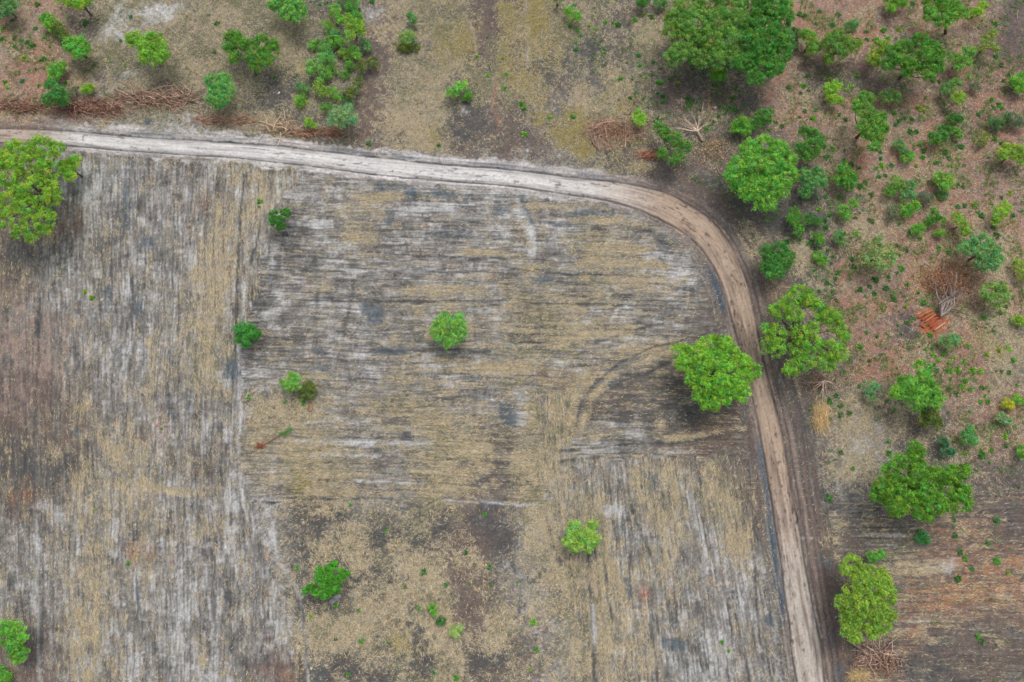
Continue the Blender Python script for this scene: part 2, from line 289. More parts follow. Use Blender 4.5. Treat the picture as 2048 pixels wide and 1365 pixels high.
def build_ground_maps(PX, PY):
    n = PX.size
    wx = PX + 10 * fbm(PX / 60, PY / 60, 900, 3) + 3 * vnoise(PX / 9, PY / 9, 911)
    wy = PY + 10 * fbm(PX / 60, PY / 60, 950, 3) + 3 * vnoise(PX / 9, PY / 9, 961)
    # class weights from the survey grid
    G = np.zeros((21, 32, 12), np.float32)
    for r in range(21):
        assert len(GRID[r]) == 32, r
        for c in range(32):
            for k, v in LET[GRID[r][c]].items():
                G[r, c, k] = v
    gx = np.clip(wx / 64 - 0.5, 0, 30.999); gy = np.clip(wy / 65 - 0.5, 0, 19.999)
    ix, iy = gx.astype(int), gy.astype(int)
    tx = (gx - ix)[:, None].astype(np.float32); ty = (gy - iy)[:, None].astype(np.float32)
    W = (G[iy, ix] * (1 - tx) + G[iy, ix + 1] * tx) * (1 - ty) + (G[iy + 1, ix] * (1 - tx) + G[iy + 1, ix + 1] * tx) * ty
    W += 0.004
    DIRECT = []
    # blobs
    for (c, s, x, y, rx, ry, ang) in BLOBS:
        if rx < 1: continue
        R = max(rx, ry) * 2.2
        idx = np.nonzero((np.abs(PX - x) < R + 12) & (np.abs(PY - y) < R + 12))[0]
        if idx.size == 0: continue
        a = math.radians(ang)
        ex = wx[idx] - x if rx > 25 else (wx[idx] + PX[idx]) / 2 - x
        ey = wy[idx] - y if ry > 25 else (wy[idx] + PY[idx]) / 2 - y
        u = (ex * math.cos(a) + ey * math.sin(a)) / rx
        v = (-ex * math.sin(a) + ey * math.cos(a)) / ry
        q = u * u + v * v
        if c == BL or (c == ST and ry < 13 and rx > 20):
            q = (u ** 4 + v ** 4) ** .67
            mk = (.5 if c == BL else .5) * np.exp(-q ** 1.5) * np.clip(.8 + .5 * vnoise(PX[idx] / 4, PY[idx] / 3, 91), 0, 1.2)
            DIRECT.append((idx, c, np.clip(mk * s / 3, 0, .85)))
        W[idx, c] += s * (0.05 if c == RU and s < 3.4 else 0.10 if c == OR and s < 3.4 else 0.33 if c == ST else 0.8 if c in (DK, BR) else 0.62 if max(rx, ry) < 40 else 0.42) * np.exp(-q ** 1.5 * 0.8)
    for (c, s, w, pts) in STROKES:
        xs = [p[0] for p in pts]; ys = [p[1] for p in pts]
        idx = np.nonzero((PX > min(xs) - 20) & (PX < max(xs) + 20) & (PY > min(ys) - 20) & (PY < max(ys) + 20))[0]
        if idx.size == 0: continue
        d, _, ar, _ = polydist((PX[idx] * .6 + wx[idx] * .4), (PY[idx] * .6 + wy[idx] * .4), pts)
        brk = np.clip(0.7 + 0.7 * vnoise(ar / 17, ar * 0 + w, 77), .35 if s >= 4 else 0, 2)
        W[idx, c] += s * 0.6 * np.exp(-(d / w) ** 2) * np.clip(brk, 0, 1.3)
        mk = np.clip(s * .2 * np.exp(-(d / w) ** 2) * np.clip(brk + .25 + .35 * vnoise(PX[idx] / 3, PY[idx] / 3, 79), 0, 1.3), 0, .85)
        DIRECT.append((idx, c, mk))
    # road frame
    road = catmull(ROAD, 5)
    d, sg, arc, hw = polydist(PX, PY, road)
    ds = d * sg            # positive: south / left-hand side of travel direction right->... see below
    t = d / hw
    # outer side (north then east) is negative ds, inner side (south then west) positive
    inner = ds > 0
    down = np.clip((PY - 420) / 120, 0, 1) * (PX > 1380)
    # region orientation: 0 iso 1 horizontal 2 vertical 3 slanted 4 road parallel
    reg = np.zeros(n, np.int8)
    jx = PX + 22 * fbm(PX / 30, PY / 30, 401, 3); jy = PY + 22 * fbm(PX / 30, PY / 30, 402, 3)
    below = inner & (d > hw * 0.9)
    field = below & (jx < 1560)
    reg[field] = 1
    bx = np.interp(jy, [300, 400, 520, 700, 1000, 1200, 1365], [640, 560, 525, 482, 490, 560, 610])
    reg[field & (jx < bx)] = 2
    reg[field & (jy > 1005) & (jx > bx)] = 0
    reg[field & (jy > 915) & (jx > 1085 + (jy - 915) * 0.2)] = 3
    reg[field & (jy < 840) & (jy > 770) & (jx < 620) & (jx > bx)] = 0
    reg[field & (jy > 780) & (jy < 960) & (jx > 1075) & (jx < 1140)] = 3
    outer_e = (~inner) & (jy > 980) & (PX > 1640)
    reg[outer_e] = 1
    par = ((~inner) & (ds > -hw - 50 * down - 12)) | (inner & (d < hw + 10 + 22 * down))
    reg[par] = 4
    # local frames
    A = PX.copy(); B = PY.copy()
    warp = 4 * vnoise(PX / 160, PY / 160, 333)
    m = reg == 1
    A[m] = PX[m]; B[m] = PY[m] + warp[m] - 0.025 * (PX[m] - 1024) * (PX[m] < 1560)
    m = reg == 2
    A[m] = PY[m]; B[m] = PX[m] + warp[m] + (PY[m] - 700) * np.interp(PX[m], [0, 400, 600], [-.02, .02, -.06])
    m = reg == 3
    A[m] = PY[m]; B[m] = PX[m] + warp[m] - (PY[m] - 1000) * np.interp(PX[m], [1080, 1300, 1550], [.03, .10, .17])
    m = reg == 4
    A[m] = arc[m]; B[m] = ds[m] + 2 * vnoise(arc[m] / 80, arc[m] * 0, 88)
    iso = reg == 0
    la = np.array([40, 46, 56, 60, 160], np.float32)[reg]; lb = np.array([34, 9.5, 10, 10, 9], np.float32)[reg]
    ma = np.array([13, 15, 17, 19, 60], np.float32)[reg]; mb = np.array([12, 5, 5, 5, 4], np.float32)[reg]
    fa = np.array([3.6, 5.5, 6, 7, 20], np.float32)[reg]; fb = np.array([3.6, 2.4, 2.4, 2.4, 2.2], np.float32)[reg]
    lines = (reg >= 1) & (reg <= 3)
    # track passes: bands cut into segments, each its own value
    bandw = 17.0
    bi = np.floor(B / bandw + 0.35 * vnoise(B / 40, B * 0, 5) + .12 * vnoise(A / 30, B / 30, 7))
    off = _hash(bi.astype(np.int64), bi.astype(np.int64) * 0 + 3, 12) * 90
    si = np.floor((A + off) / 62.0 + 0.4 * vnoise(A / 50, bi, 6))
    S = np.zeros((n, 12), np.float32)
    for c in range(12):
        nn = 0.75 * vnoise(A / la, B / lb, 100 + c) + 0.65 * vnoise(A / ma, B / mb, 200 + c) + 0.62 * vnoise(A / fa, B / fb, 300 + c)
        nn += 0.5 * vnoise(PX / 5.0, PY / 5.0, 500 + c) + 0.55 * vnoise(PX / 2.7, PY / 2.7, 530 + c)
        bd = 0.7 * vnoise(A / 27 + 11.3 * c, bi * 7.31, 60 + c) + .5 * vnoise(A / 8 + 5.1 * c, bi * 3.7, 80 + c)
        st2 = 0.95 * vnoise(A / 22, B / 2.2, 330 + c) + .45 * vnoise(A / 46, B / 4.5, 360 + c) + .4 * vnoise(A / 26, B / 16, 390 + c)
        st2 = st2 + 0.4 * vnoise(PX / 5.0, PY / 5.0, 500 + c) + 0.5 * vnoise(PX / 2.7, PY / 2.7, 530 + c)
        nn = np.where(lines, bd + st2, nn)
        S[:, c] = np.log(W[:, c]) + 1.8 * nn
    S -= S.max(1, keepdims=True)
    E = np.exp(S * 0.95)
    E /= E.sum(1, keepdims=True)
    # road surface overrides
    pal = np.array([srgb(*c) for c in CSRGB], np.float32)
    bf = B / bandw + 0.35 * vnoise(B / 40, B * 0, 5) + .12 * vnoise(A / 30, B / 30, 7); bf = bf - np.floor(bf)
    edge = np.exp(-(np.minimum(bf, 1 - bf) * bandw / 1.5) ** 2) * np.clip(vnoise(A / 55, bi, 8) * 1.5, 0, .75) * lines
    E *= (1 - edge)[:, None]; E[:, DK] += edge
    for (idx, c, mk) in DIRECT:
        E[idx] *= (1 - mk)[:, None]; E[idx, c] += mk
    col = E @ pal
    rs = np.interp(PX, [-50, 60, 170, 1000, 1180, 1330, 1450], [0, 0, 1, 1, .75, 0, 0]) * (PY < 480)
    lowr = np.clip((PY - 960) / 200, 0, 1)
    c_pale = srgb(210, 207, 203); c_tan = srgb(176, 155, 136); c_low = srgb(187, 176, 164); c_left = srgb(180, 164, 150)
    base = c_tan[None] * (1 - lowr[:, None]) + c_low[None] * lowr[:, None]
    base = np.where(((PX < 1200) & (PY < 600))[:, None], c_left[None], base)
    base = base * (1 - rs[:, None]) + c_pale[None] * rs[:, None]
    st = vnoise(arc / 90, ds / 3.0, 61) * .5 + vnoise(arc / 34, ds / 1.9, 62) * .45 + vnoise(arc / 9, ds / 2.5, 63) * .3 + .35 * vnoise(PX / 30, PY / 30, 64) + .25 * vnoise(PX / 4, PY / 4, 65)
    dk = np.clip(st - 0.34, 0, 1)[:, None] * 1.8
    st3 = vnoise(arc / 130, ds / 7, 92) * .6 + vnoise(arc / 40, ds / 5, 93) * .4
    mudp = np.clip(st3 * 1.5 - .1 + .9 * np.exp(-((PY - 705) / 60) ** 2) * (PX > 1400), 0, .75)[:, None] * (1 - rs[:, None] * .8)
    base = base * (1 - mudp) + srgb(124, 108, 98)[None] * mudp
    rc = base * (1 + 0.30 * st[:, None]) * (1 - np.clip(dk, 0, 1) * 0.6)
    # wheel ruts along the edges
    ew = 0.97 + 0.07 * vnoise(arc / 60, ds * 0 + 1, 66) + 0.02 * vnoise(arc / 8, ds * 0, 67)
    rut = np.exp(-((t - ew) * hw / 2.9) ** 2)
    rut2 = np.exp(-((t - 0.60 - .08 * vnoise(arc / 120, ds * 0 + 4, 68)) * hw / 1.8) ** 2) * 0.35 * np.clip(vnoise(arc / 70, ds * 0, 69) + .5, 0, 1)
    rutc = srgb(74, 70, 69).astype(np.float32)
    mixr = np.clip(rut * (0.95 + .25 * vnoise(arc / 30, sg, 70)) + rut2, 0, 0.9)[:, None]
    rc = rc * (1 - mixr) + rutc * mixr
    inroad = np.clip((1.1 + 0.09 * vnoise(arc / 26, sg, 71) + .07 * vnoise(arc / 6, sg, 171) - t) * hw / 2.2, 0, 1)[:, None]
    for (t0, w0, s0, sd0) in [(-.62, 1.5, .55, 1), (-.34, 1.2, .35, 2), (.12, 1.3, .3, 3), (.42, 1.6, .45, 4), (.70, 1.4, .6, 5), (-.80, 1.2, .5, 6)]:
        tt = ds / hw - t0 - .07 * vnoise(arc / 150, ds * 0 + sd0, 172) - .02 * vnoise(arc / 25, ds * 0 + sd0, 173)
        kk = s0 * np.exp(-(tt * hw / w0) ** 2) * np.clip(.45 + 1.2 * vnoise(arc / 60, ds * 0 + sd0, 174), 0, 1)
        rc = rc * (1 - kk[:, None] * .55)
        kk2 = s0 * np.exp(-((tt * hw - 2.6) / w0) ** 2) * np.clip(.3 + 1.2 * vnoise(arc / 50, ds * 0 + sd0, 175), 0, 1)
        rc = rc * (1 + kk2[:, None] * .22)
    clod = np.clip(vnoise(arc / 7, ds / 2.6, 176) + .6 * vnoise(arc / 40, ds / 8, 177) - .7, 0, 1)[:, None] * 1.6
    rc = rc * (1 - np.clip(clod, 0, .55))
    # shoulders
    shw = np.where(inner, 13.0, 19.0) + 6 * vnoise(arc / 30, sg, 78) + 3 * vnoise(arc / 6, sg, 79)
    so_ = np.clip((shw - (d - hw)) / 4.0, 0, 1) * (d > hw * .95)
    shc = (srgb(186, 181, 177)[None] * rs[:, None] + srgb(128, 114, 106)[None] * (1 - rs[:, None])) * (1 + .45 * st[:, None])
    shm = (so_ * np.clip((.5 + .36 * rs) + .5 * vnoise(arc / 50, ds / 4, 72) + .45 * vnoise(arc / 10, ds / 2, 73), 0, .92))[:, None]
    col = col * (1 - shm) + shc * shm
    # second parallel ruts, east shoulder and ditch on the west of the lower road
    def line(dd, w, c, s, y0, y1):
        k = s * np.exp(-((ds - dd - 1.5 * vnoise(arc / 40, ds * 0 + dd, 74)) / w) ** 2) * np.clip((PY - y0) / 40, 0, 1) * np.clip((y1 - PY) / 40, 0, 1) * (PX > 1380)
        k = np.clip(k * (0.8 + .4 * vnoise(arc / 20, ds / 3, 75)), 0, .9)[:, None]
        return col * (1 - k) + srgb(*c)[None] * k
    for (dd, w, c, s, y0, y1) in [(-33, 2.2, (80, 72, 70), .8, 380, 1500), (-40, 4, (160, 142, 130), .6, 800, 1500), (-48, 2, (76, 70, 68), .7, 640, 1500),
            (-60, 2.5, (78, 72, 70), .6, 850, 1500), (-52, 3, (142, 120, 108), .5, 850, 1400), (37, 6, (76, 88, 98), 1.6, 520, 640), (29, 3.5, (92, 106, 116), 1.5, 860, 1250),
            (28, 1.6, (165, 150, 138), .7, 600, 900), (38, 5, (70, 82, 92), 1.5, 1020, 1280), (40, 2, (170, 160, 150), .6, 1000, 1400), (46, 3, (96, 88, 84), .5, 480, 900)]:
        col = line(dd, w, c, s, y0, y1)
    # puddled rut north of the pale road
    k = np.exp(-((ds + hw + 5) / 2.8) ** 2) * np.clip(vnoise(arc / 45, ds * 0 + 9, 76) * 1.6 + .2, 0, .9) * (rs > .6)
    col = col * (1 - k[:, None]) + srgb(108, 114, 120)[None] * k[:, None]
    col = col * (1 - inroad) + rc * inroad
    # broad and fine variation
    br = 1 + 0.07 * fbm(PX / 200, PY / 200, 601, 2) + 0.22 * vnoise(PX / 2.6, PY / 2.6, 602) + 0.14 * vnoise(A / 5.5, B / 1.9, 603)
    fine = 1 + (br - 1) * np.where(inroad[:, 0] > .5, .45, 1.0)
    col = col * fine[:, None]
    lnz = 1 + lines * (.13 * vnoise(A / 70, B / 2.4, 610) + .10 * vnoise(A / 28, B / 3.3, 611) + .10 * vnoise(A / 9, B / 2.1, 612))
    col = col * np.where(inroad[:, 0] > .5, 1, lnz)[:, None]
    # pale clods
    sp = _hash(np.floor(PX / 2.2).astype(np.int64), np.floor(PY / 2.2).astype(np.int64), 604)
    col = np.where(((sp > 0.988) & (inroad[:, 0] < .3))[:, None], col * 1.5, col)
    # relief
    z = 0.05 * fbm(PX / 60, PY / 60, 700, 3) + 0.02 * vnoise(PX / 4, PY / 4, 701)
    z += np.where(lines, 0.035 * vnoise(A / 60, B / 5.0, 702) + 0.02 * vnoise(A / 14, B / 2.2, 703), 0)
    z += np.where(iso, 0.03 * vnoise(PX / 8, PY / 8, 704), 0)
    z = z * (1 - 0.7 * inroad[:, 0])
    z += -0.10 * rut + 0.06 * np.exp(-((t - 1.16) * hw / 3.0) ** 2)
    z -= 0.08 * np.exp(-((ds + 33) / 2.5) ** 2) * down
    return col, z, E, reg, inroad[:, 0], inner, d, hw, shm[:, 0]

# ------------------------------------------------------------------ mesh helpers
def mesh_np(name, V, faces, mats=None, col=None, smooth=False, uvless=True):
    """V (n,3), faces (m,k) constant k"""
    V = np.asarray(V, np.float32); Fc = np.asarray(faces, np.int32)
    me = bpy.data.meshes.new(name)
    me.vertices.add(len(V)); me.vertices.foreach_set("co", V.ravel())
    k = Fc.shape[1]
    me.loops.add(Fc.size); me.loops.foreach_set("vertex_index", Fc.ravel())
    me.polygons.add(len(Fc))
    me.polygons.foreach_set("loop_start", np.arange(0, Fc.size, k, dtype=np.int32))
    me.polygons.foreach_set("loop_total", np.full(len(Fc), k, np.int32))
    if smooth:
        me.polygons.foreach_set("use_smooth", np.ones(len(Fc), bool))
    me.update(calc_edges=True)
    if col is not None:
        ca = me.color_attributes.new("Col", 'FLOAT_COLOR', 'POINT')
        c4 = np.ones((len(V), 4), np.float32); c4[:, :3] = col
        ca.data.foreach_set("color", c4.ravel())
    if mats:
        for mm in mats: me.materials.append(mm)
    return me
def add_obj(name, me, parent=None, loc=None):
    o = bpy.data.objects.new(name, me)
    COL.objects.link(o)
    if loc is not None: o.location = loc
    if parent is not None: o.parent = parent
    return o
def tag(o, label=None, cat=None, group=None, kind=None):
    if label: o["label"] = label
    if cat: o["category"] = cat
    if group: o["group"] = group
    if kind: o["kind"] = kind
    return o

# ------------------------------------------------------------------ materials
def new_mat(name):
    m = bpy.data.materials.new(name); m.use_nodes = True
    nt = m.node_tree
    return m, nt, nt.nodes['Principled BSDF']
def ground_material(name, fibre, bump):
    m, nt, b = new_mat(name)
    at = nt.nodes.new('ShaderNodeVertexColor'); at.layer_name = 'Col'
    tc = nt.nodes.new('ShaderNodeNewGeometry')
    n1 = nt.nodes.new('ShaderNodeTexNoise'); n1.inputs['Scale'].default_value = 8.0; n1.inputs['Detail'].default_value = 5; n1.inputs['Roughness'].default_value = .75
    nt.links.new(tc.outputs['Position'], n1.inputs['Vector'])
    mr = nt.nodes.new('ShaderNodeMapRange')
    mr.inputs['From Min'].default_value = 0.3; mr.inputs['From Max'].default_value = 0.7
    mr.inputs['To Min'].default_value = 1 - fibre; mr.inputs['To Max'].default_value = 1 + fibre
    nt.links.new(n1.outputs['Fac'], mr.inputs['Value'])
    mx = nt.nodes.new('ShaderNodeVectorMath'); mx.operation = 'SCALE'
    nt.links.new(at.outputs['Color'], mx.inputs[0]); nt.links.new(mr.outputs[0], mx.inputs['Scale'])
    nt.links.new(mx.outputs[0], b.inputs['Base Color'])
    b.inputs['Roughness'].default_value = 0.95
    b.inputs['Specular IOR Level'].default_value = 0.15
    bp = nt.nodes.new('ShaderNodeBump'); bp.inputs['Strength'].default_value = bump; bp.inputs['Distance'].default_value = 0.12
    nt.links.new(n1.outputs['Fac'], bp.inputs['Height']); nt.links.new(bp.outputs[0], b.inputs['Normal'])
    return m
def attr_material(name, rough=.9, transl=0.0, spec=.2, noise=0.0, nscale=3.0):
    m, nt, b = new_mat(name)
    at = nt.nodes.new('ShaderNodeVertexColor'); at.layer_name = 'Col'
    src = at.outputs['Color']
    if noise:
        n1 = nt.nodes.new('ShaderNodeTexNoise'); n1.inputs['Scale'].default_value = nscale; n1.inputs['Detail'].default_value = 4
        tc = nt.nodes.new('ShaderNodeNewGeometry'); nt.links.new(tc.outputs['Position'], n1.inputs['Vector'])
        mr = nt.nodes.new('ShaderNodeMapRange'); mr.inputs['From Min'].default_value = .3; mr.inputs['From Max'].default_value = .7
        mr.inputs['To Min'].default_value = 1 - noise; mr.inputs['To Max'].default_value = 1 + noise
        nt.links.new(n1.outputs['Fac'], mr.inputs['Value'])
        mx = nt.nodes.new('ShaderNodeVectorMath'); mx.operation = 'SCALE'
        nt.links.new(src, mx.inputs[0]); nt.links.new(mr.outputs[0], mx.inputs['Scale'])
        src = mx.outputs[0]
    nt.links.new(src, b.inputs['Base Color'])
    b.inputs['Roughness'].default_value = rough
    b.inputs['Specular IOR Level'].default_value = spec
    if transl:
        tr = nt.nodes.new('ShaderNodeBsdfTranslucent'); ms = nt.nodes.new('ShaderNodeMixShader')
        ms.inputs[0].default_value = transl
        nt.links.new(src, tr.inputs['Color'])
        out = nt.nodes['Material Output']
        nt.links.new(b.outputs[0], ms.inputs[1]); nt.links.new(tr.outputs[0], ms.inputs[2]); nt.links.new(ms.outputs[0], out.inputs[0])
    return m
M_GROUND = ground_material("scrub_soil", .50, .6)
M_FIELD = ground_material("cleared_soil", .45, .6)
M_ROAD = ground_material("packed_sand", .2, .3)
M_LEAF = attr_material("leaves", .6, .45, .2, .18, 2.2)
M_BARK = attr_material("bark", .95, 0, .1, .3, 5.0)
M_STRAW = attr_material("straw", .8, .15, .2)
M_LITTER = attr_material("dead_leaves", .85, 0, .15, .2, 4.0)
M_ROCK = attr_material("rock", .9, 0, .2, .35, 3.0)

# ------------------------------------------------------------------ the ground sheet
def axis(lo, hi, step):
    a = np.arange(lo, hi, step)
    g = step; out = []; x = hi
    while x < 3000:
        out.append(x); g *= 1.35; x += g
    left = []; g = step; x = lo
    while x > -3000:
        g *= 1.35; x -= g; left.append(x)
    return np.array(left[::-1] + list(a) + out)
XS = axis(-84, 84, 0.112); YS = axis(-22.5, 84, 0.112)
GX, GY = np.meshgrid(XS, YS)
nx, ny = len(XS), len(YS)
fx, fy = GX.ravel(), GY.ravel()
zden = -(-fy * sT - CAM_H * cT)
ok = zden > 5
PXg, PYg = to_px(fx, np.where(ok, fy, fy))
bad = (fy * sT + CAM_H * cT) < 5
PXg = np.clip(np.where(bad, 1024 + fx * 10, PXg), -900, 3000); PYg = np.clip(np.where(bad, 1800, PYg), -900, 2400)
PXg = PXg.astype(np.float64); PYg = PYg.astype(np.float64)
colg, zg, Eg, regg, inroad, innerg, dg, hwg, shmg = build_ground_maps(PXg, PYg)
ALB = np.clip(colg / EXPO_K, 0.01, 0.8)
far = (np.abs(fx) > 90) | (fy > 92) | (fy < -28)
zg = np.where(far, 0, zg)
GV = np.stack([fx, fy, zg], 1).astype(np.float32)
I = np.arange(nx * ny).reshape(ny, nx)
quads = np.stack([I[:-1, :-1], I[:-1, 1:], I[1:, 1:], I[1:, :-1]], -1).reshape(-1, 4)
q0 = quads[:, 0]
isroad = inroad[q0] > 0.5
isfield = (~isroad) & innerg[q0] & (PXg[q0] < 1700)
isrest = ~(isroad | isfield)
def sub_sheet(name, mask, mat, label, cat):
    q = quads[mask]
    u, inv = np.unique(q.ravel(), return_inverse=True)
    me = mesh_np(name, GV[u], inv.reshape(-1, 4), [mat], ALB[u], smooth=True)
    o = add_obj(name, me)
    tag(o, label, cat, kind='structure')
    return o
sub_sheet("dirt_road", isroad, M_ROAD, "pale graded dirt road curving from the left edge down to the bottom right", "road")
sub_sheet("cleared_field", isfield, M_FIELD, "cleared and scraped field with grey soil, sand and dry straw inside the road bend", "field")
sub_sheet("ground", isrest, M_GROUND, "burnt grassland and red scrub soil outside the road bend", "ground")
def zat(x, y):
    ix = int(np.clip(np.searchsorted(XS, x), 0, nx - 1)); iy = int(np.clip(np.searchsorted(YS, y), 0, ny - 1))
    return float(zg[iy * nx + ix])

# ------------------------------------------------------------------ loose stuff: dry grass, litter, weeds
vis = (PXg > -60) & (PXg < 2110) & (PYg > -60) & (PYg < 1430) & (~far)
vid = np.nonzero(vis)[0]
def scatter(weight, n, rng):
    w = weight[vid] ; w = w / w.sum()
    c = np.cumsum(w)
    k = vid[np.clip(np.searchsorted(c, rng.random(n)), 0, len(vid) - 1)]
    x = fx[k] + rng.uniform(-.08, .08, n); y = fy[k] + rng.uniform(-.08, .08, n)
    return k, x, y, zg[k]
rng = np.random.default_rng(11)
wgrass = (Eg[:, ST] * 1.0 + Eg[:, OL] * .4 + Eg[:, YO] * .9 + Eg[:, PK] * .07 + Eg[:, RD] * .05 + Eg[:, OR] * .2 + Eg[:, MD] * .03) * np.where((regg >= 1) & (regg <= 3), .6, 1) * (1 - inroad) * (1 - shmg) ** 2
N = 360000
k, x, y, z = scatter(wgrass ** 1.2 + 1e-6, N, rng)
ang = rng.uniform(0, 2 * np.pi, N)
strk = regg[k]
ang = np.where(strk == 1, rng.normal(0, .5, N), ang)
ang = np.where((strk == 2) | (strk == 3), rng.normal(np.pi / 2, .5, N), ang)
L = rng.uniform(.2, .65, N); wdt = rng.uniform(.016, .036, N)
tl = rng.uniform(.05, .55, N)
dx, dy = np.cos(ang), np.sin(ang)
b0 = np.stack([x - dy * wdt, y + dx * wdt, z + .01], 1); b1 = np.stack([x + dy * wdt, y - dx * wdt, z + .01], 1)
tp = np.stack([x + dx * L * np.cos(tl), y + dy * L * np.cos(tl), z + .02 + L * np.sin(tl) * .7], 1)
V = np.stack([b0, b1, tp], 1).reshape(-1, 3)
Fc = np.arange(N * 3).reshape(-1, 3)
c1 = srgb(206, 188, 152); c2 = srgb(146, 142, 112); c3 = srgb(176, 172, 164); c4 = srgb(172, 158, 100)
mixc = np.where((rng.random(N) < .3)[:, None], c3[None], c1[None])
go = (Eg[k, OL] > rng.random(N))[:, None]; gy_ = (Eg[k, YO] > rng.random(N))[:, None]
mixc = np.where(go, c2[None], mixc); mixc = np.where(gy_, c4[None], mixc)
mixc = mixc * rng.uniform(.5, 1.45, N)[:, None] / EXPO_K
me = mesh_np("dry_grass", V, Fc, [M_STRAW], np.repeat(mixc, 3, 0))
tag(add_obj("dry_grass", me), "dry straw coloured grass blades over field and grassland", "grass", kind='stuff')

# dead leaf litter
litspots = [(120,455,34,26,(166,110,80)),(60,1350,26,10,(185,120,80)),(1425,300,34,22,(176,150,116)),(1455,320,30,20,(150,132,104)),(1900,560,48,34,(178,126,84)),(1880,540,60,22,(168,118,82)),
 (1360,345,14,12,(190,160,110)),(1545,580,18,24,(176,128,92)),(1555,600,14,16,(170,120,86)),(1660,760,50,16,(150,112,84)),(1620,740,16,14,(180,140,92)),(1650,800,20,14,(156,124,104)),
 (1080,752,20,14,(140,84,62)),(1125,768,22,12,(130,80,62)),(1190,790,14,12,(190,152,96)),(1140,850,20,30,(190,160,104)),(52,990,8,30,(176,106,70)),(78,1000,10,26,(160,104,76)),
 (22,1000,6,24,(150,84,60)),(268,1100,22,16,(160,74,60)),(300,1112,12,16,(166,100,76)),(322,855,14,26,(160,96,68)),(300,880,30,10,(150,92,66)),(1745,1325,34,18,(166,124,104)),
 (1730,1350,34,14,(160,120,98)),(1830,860,60,20,(160,140,128)),(1900,740,90,40,(150,110,92)),(1710,740,40,20,(166,112,92)),(1780,745,30,16,(168,96,80)),(1290,1190,16,20,(150,84,62)),
 (70,410,12,8,(170,110,80)),(400,410,18,12,(170,104,76)),(450,405,12,26,(186,150,110)),(1400,1090,14,14,(180,150,100)),(1180,830,14,20,(186,158,100)),(395,940,16,10,(196,160,100)),
 (1230,270,44,26,(150,100,76)),(1430,850,30,24,(176,130,92)),(1390,860,26,18,(180,136,96)),(1450,810,16,12,(190,150,110)),(320,200,70,18,(150,110,84)),(180,215,60,16,(132,88,68)),(60,215,64,14,(140,92,70)),
 (440,246,56,10,(164,104,72)),(520,255,40,10,(170,140,110)),(640,270,46,7,(170,90,56)),(20,560,50,40,(150,110,84)),(60,860,70,50,(140,100,80)),(350,350,80,40,(150,110,84)),(1300,318,20,8,(160,96,70)),
 (1735,880,60,30,(160,146,128)),(1345,700,60,8,(190,156,104)),(1700,90,200,60,(160,120,100)),(1750,300,200,90,(156,124,108)),(1690,460,120,60,(160,132,112)),(1930,460,90,60,(160,130,106))]
vv = []; cc = []
for (sx, sy, rx, ry, rgb) in litspots:
    area = rx * ry
    n = int(min(420, 30 + area * .25)) if area < 6000 else 420
    gxx = rng.normal(sx, rx * .75, n); gyy = rng.normal(sy, ry * .75, n)
    for a, b in zip(gxx, gyy):
        X, Y, _ = P(a, b)
        s = rng.uniform(.04, .09); th = rng.uniform(0, 6.28); t2 = rng.uniform(-.6, .6)
        c_, s_ = math.cos(th) * s, math.sin(th) * s
        zz = zat(X, Y) + .03
        vv += [(X - c_, Y - s_, zz), (X + s_ * .6, Y - c_ * .6, zz + s * t2 * .5), (X + c_, Y + s_, zz + s * .5), (X - s_ * .6, Y + c_ * .6, zz - s * t2 * .2 + .03)]
        cl = (srgb(*rgb) * .6 + srgb(150, 128, 108) * .4) * rng.uniform(.5, 1.6) / EXPO_K
        cc += [cl] * 4
me = mesh_np("leaf_litter", np.array(vv), np.arange(len(vv)).reshape(-1, 4), [M_LITTER], np.array(cc))
tag(add_obj("leaf_litter", me), "scattered rusty and tan fallen leaves on bare soil", "leaf litter", kind='stuff')

# green hues (albedo, linear)
HUE = {'lime': (.150, .330, .030), 'yellow': (.150, .300, .035), 'mid': (.075, .230, .028), 'dark': (.040, .165, .022), 'blue': (.085, .225, .058),
       'pale': (.150, .270, .075), 'olive': (.085, .150, .028), 'green': (.100, .290, .035), 'grey': (.11, .17, .075)}

# low weeds: uncountable ground cover on the scrub side
k, x, y, z = scatter(((Eg[:, RD] + .5 * Eg[:, BR] + .5 * Eg[:, PK] + .3 * Eg[:, DK]) * ((~innerg) & (dg > 70) & (PXg > 1180) | (PXg < 260) & (PYg < 230)) + 1e-9) *
                     np.clip(fbm(PXg / 26, PYg / 26, 810, 3) * 3 + .15, 0, 1) * np.where((PYg > 950), .12, 1) + 1e-9, 13000, rng)
vv = []; cc = []
hk = ['blue', 'green', 'mid', 'green', 'olive', 'grey', 'lime']
for a, b, c in zip(x, y, z):
    h = np.array(HUE[hk[int(rng.integers(0, 7))]]) * rng.uniform(.9, 1.6)
    R = rng.uniform(.08, .36) * (1.6 if rng.random() < .15 else 1)
    for j in range(int(rng.integers(4, 11))):
        th = rng.uniform(0, 6.28); rr = R * rng.uniform(.1, 1); s = rng.uniform(.04, .08)
        cx_, cy_, cz_ = a + math.cos(th) * rr, b + math.sin(th) * rr, c + .05 + rng.uniform(0, R * .8)
        t2 = rng.uniform(0, 6.28); u, v = math.cos(t2) * s, math.sin(t2) * s
        vv += [(cx_ - u, cy_ - v, cz_), (cx_ + v * .7, cy_ - u * .7, cz_ + s * .3), (cx_ + u, cy_ + v, cz_ + s * .4), (cx_ - v * .7, cy_ + u * .7, cz_)]
        cc += [h * rng.uniform(.7, 1.25)] * 4
me = mesh_np("low_weeds", np.array(vv), np.arange(len(vv)).reshape(-1, 4), [M_LEAF], np.array(cc))
tag(add_obj("low_weeds", me), "tiny green weeds spread over the red soil among the scrub", "weeds", kind='stuff')

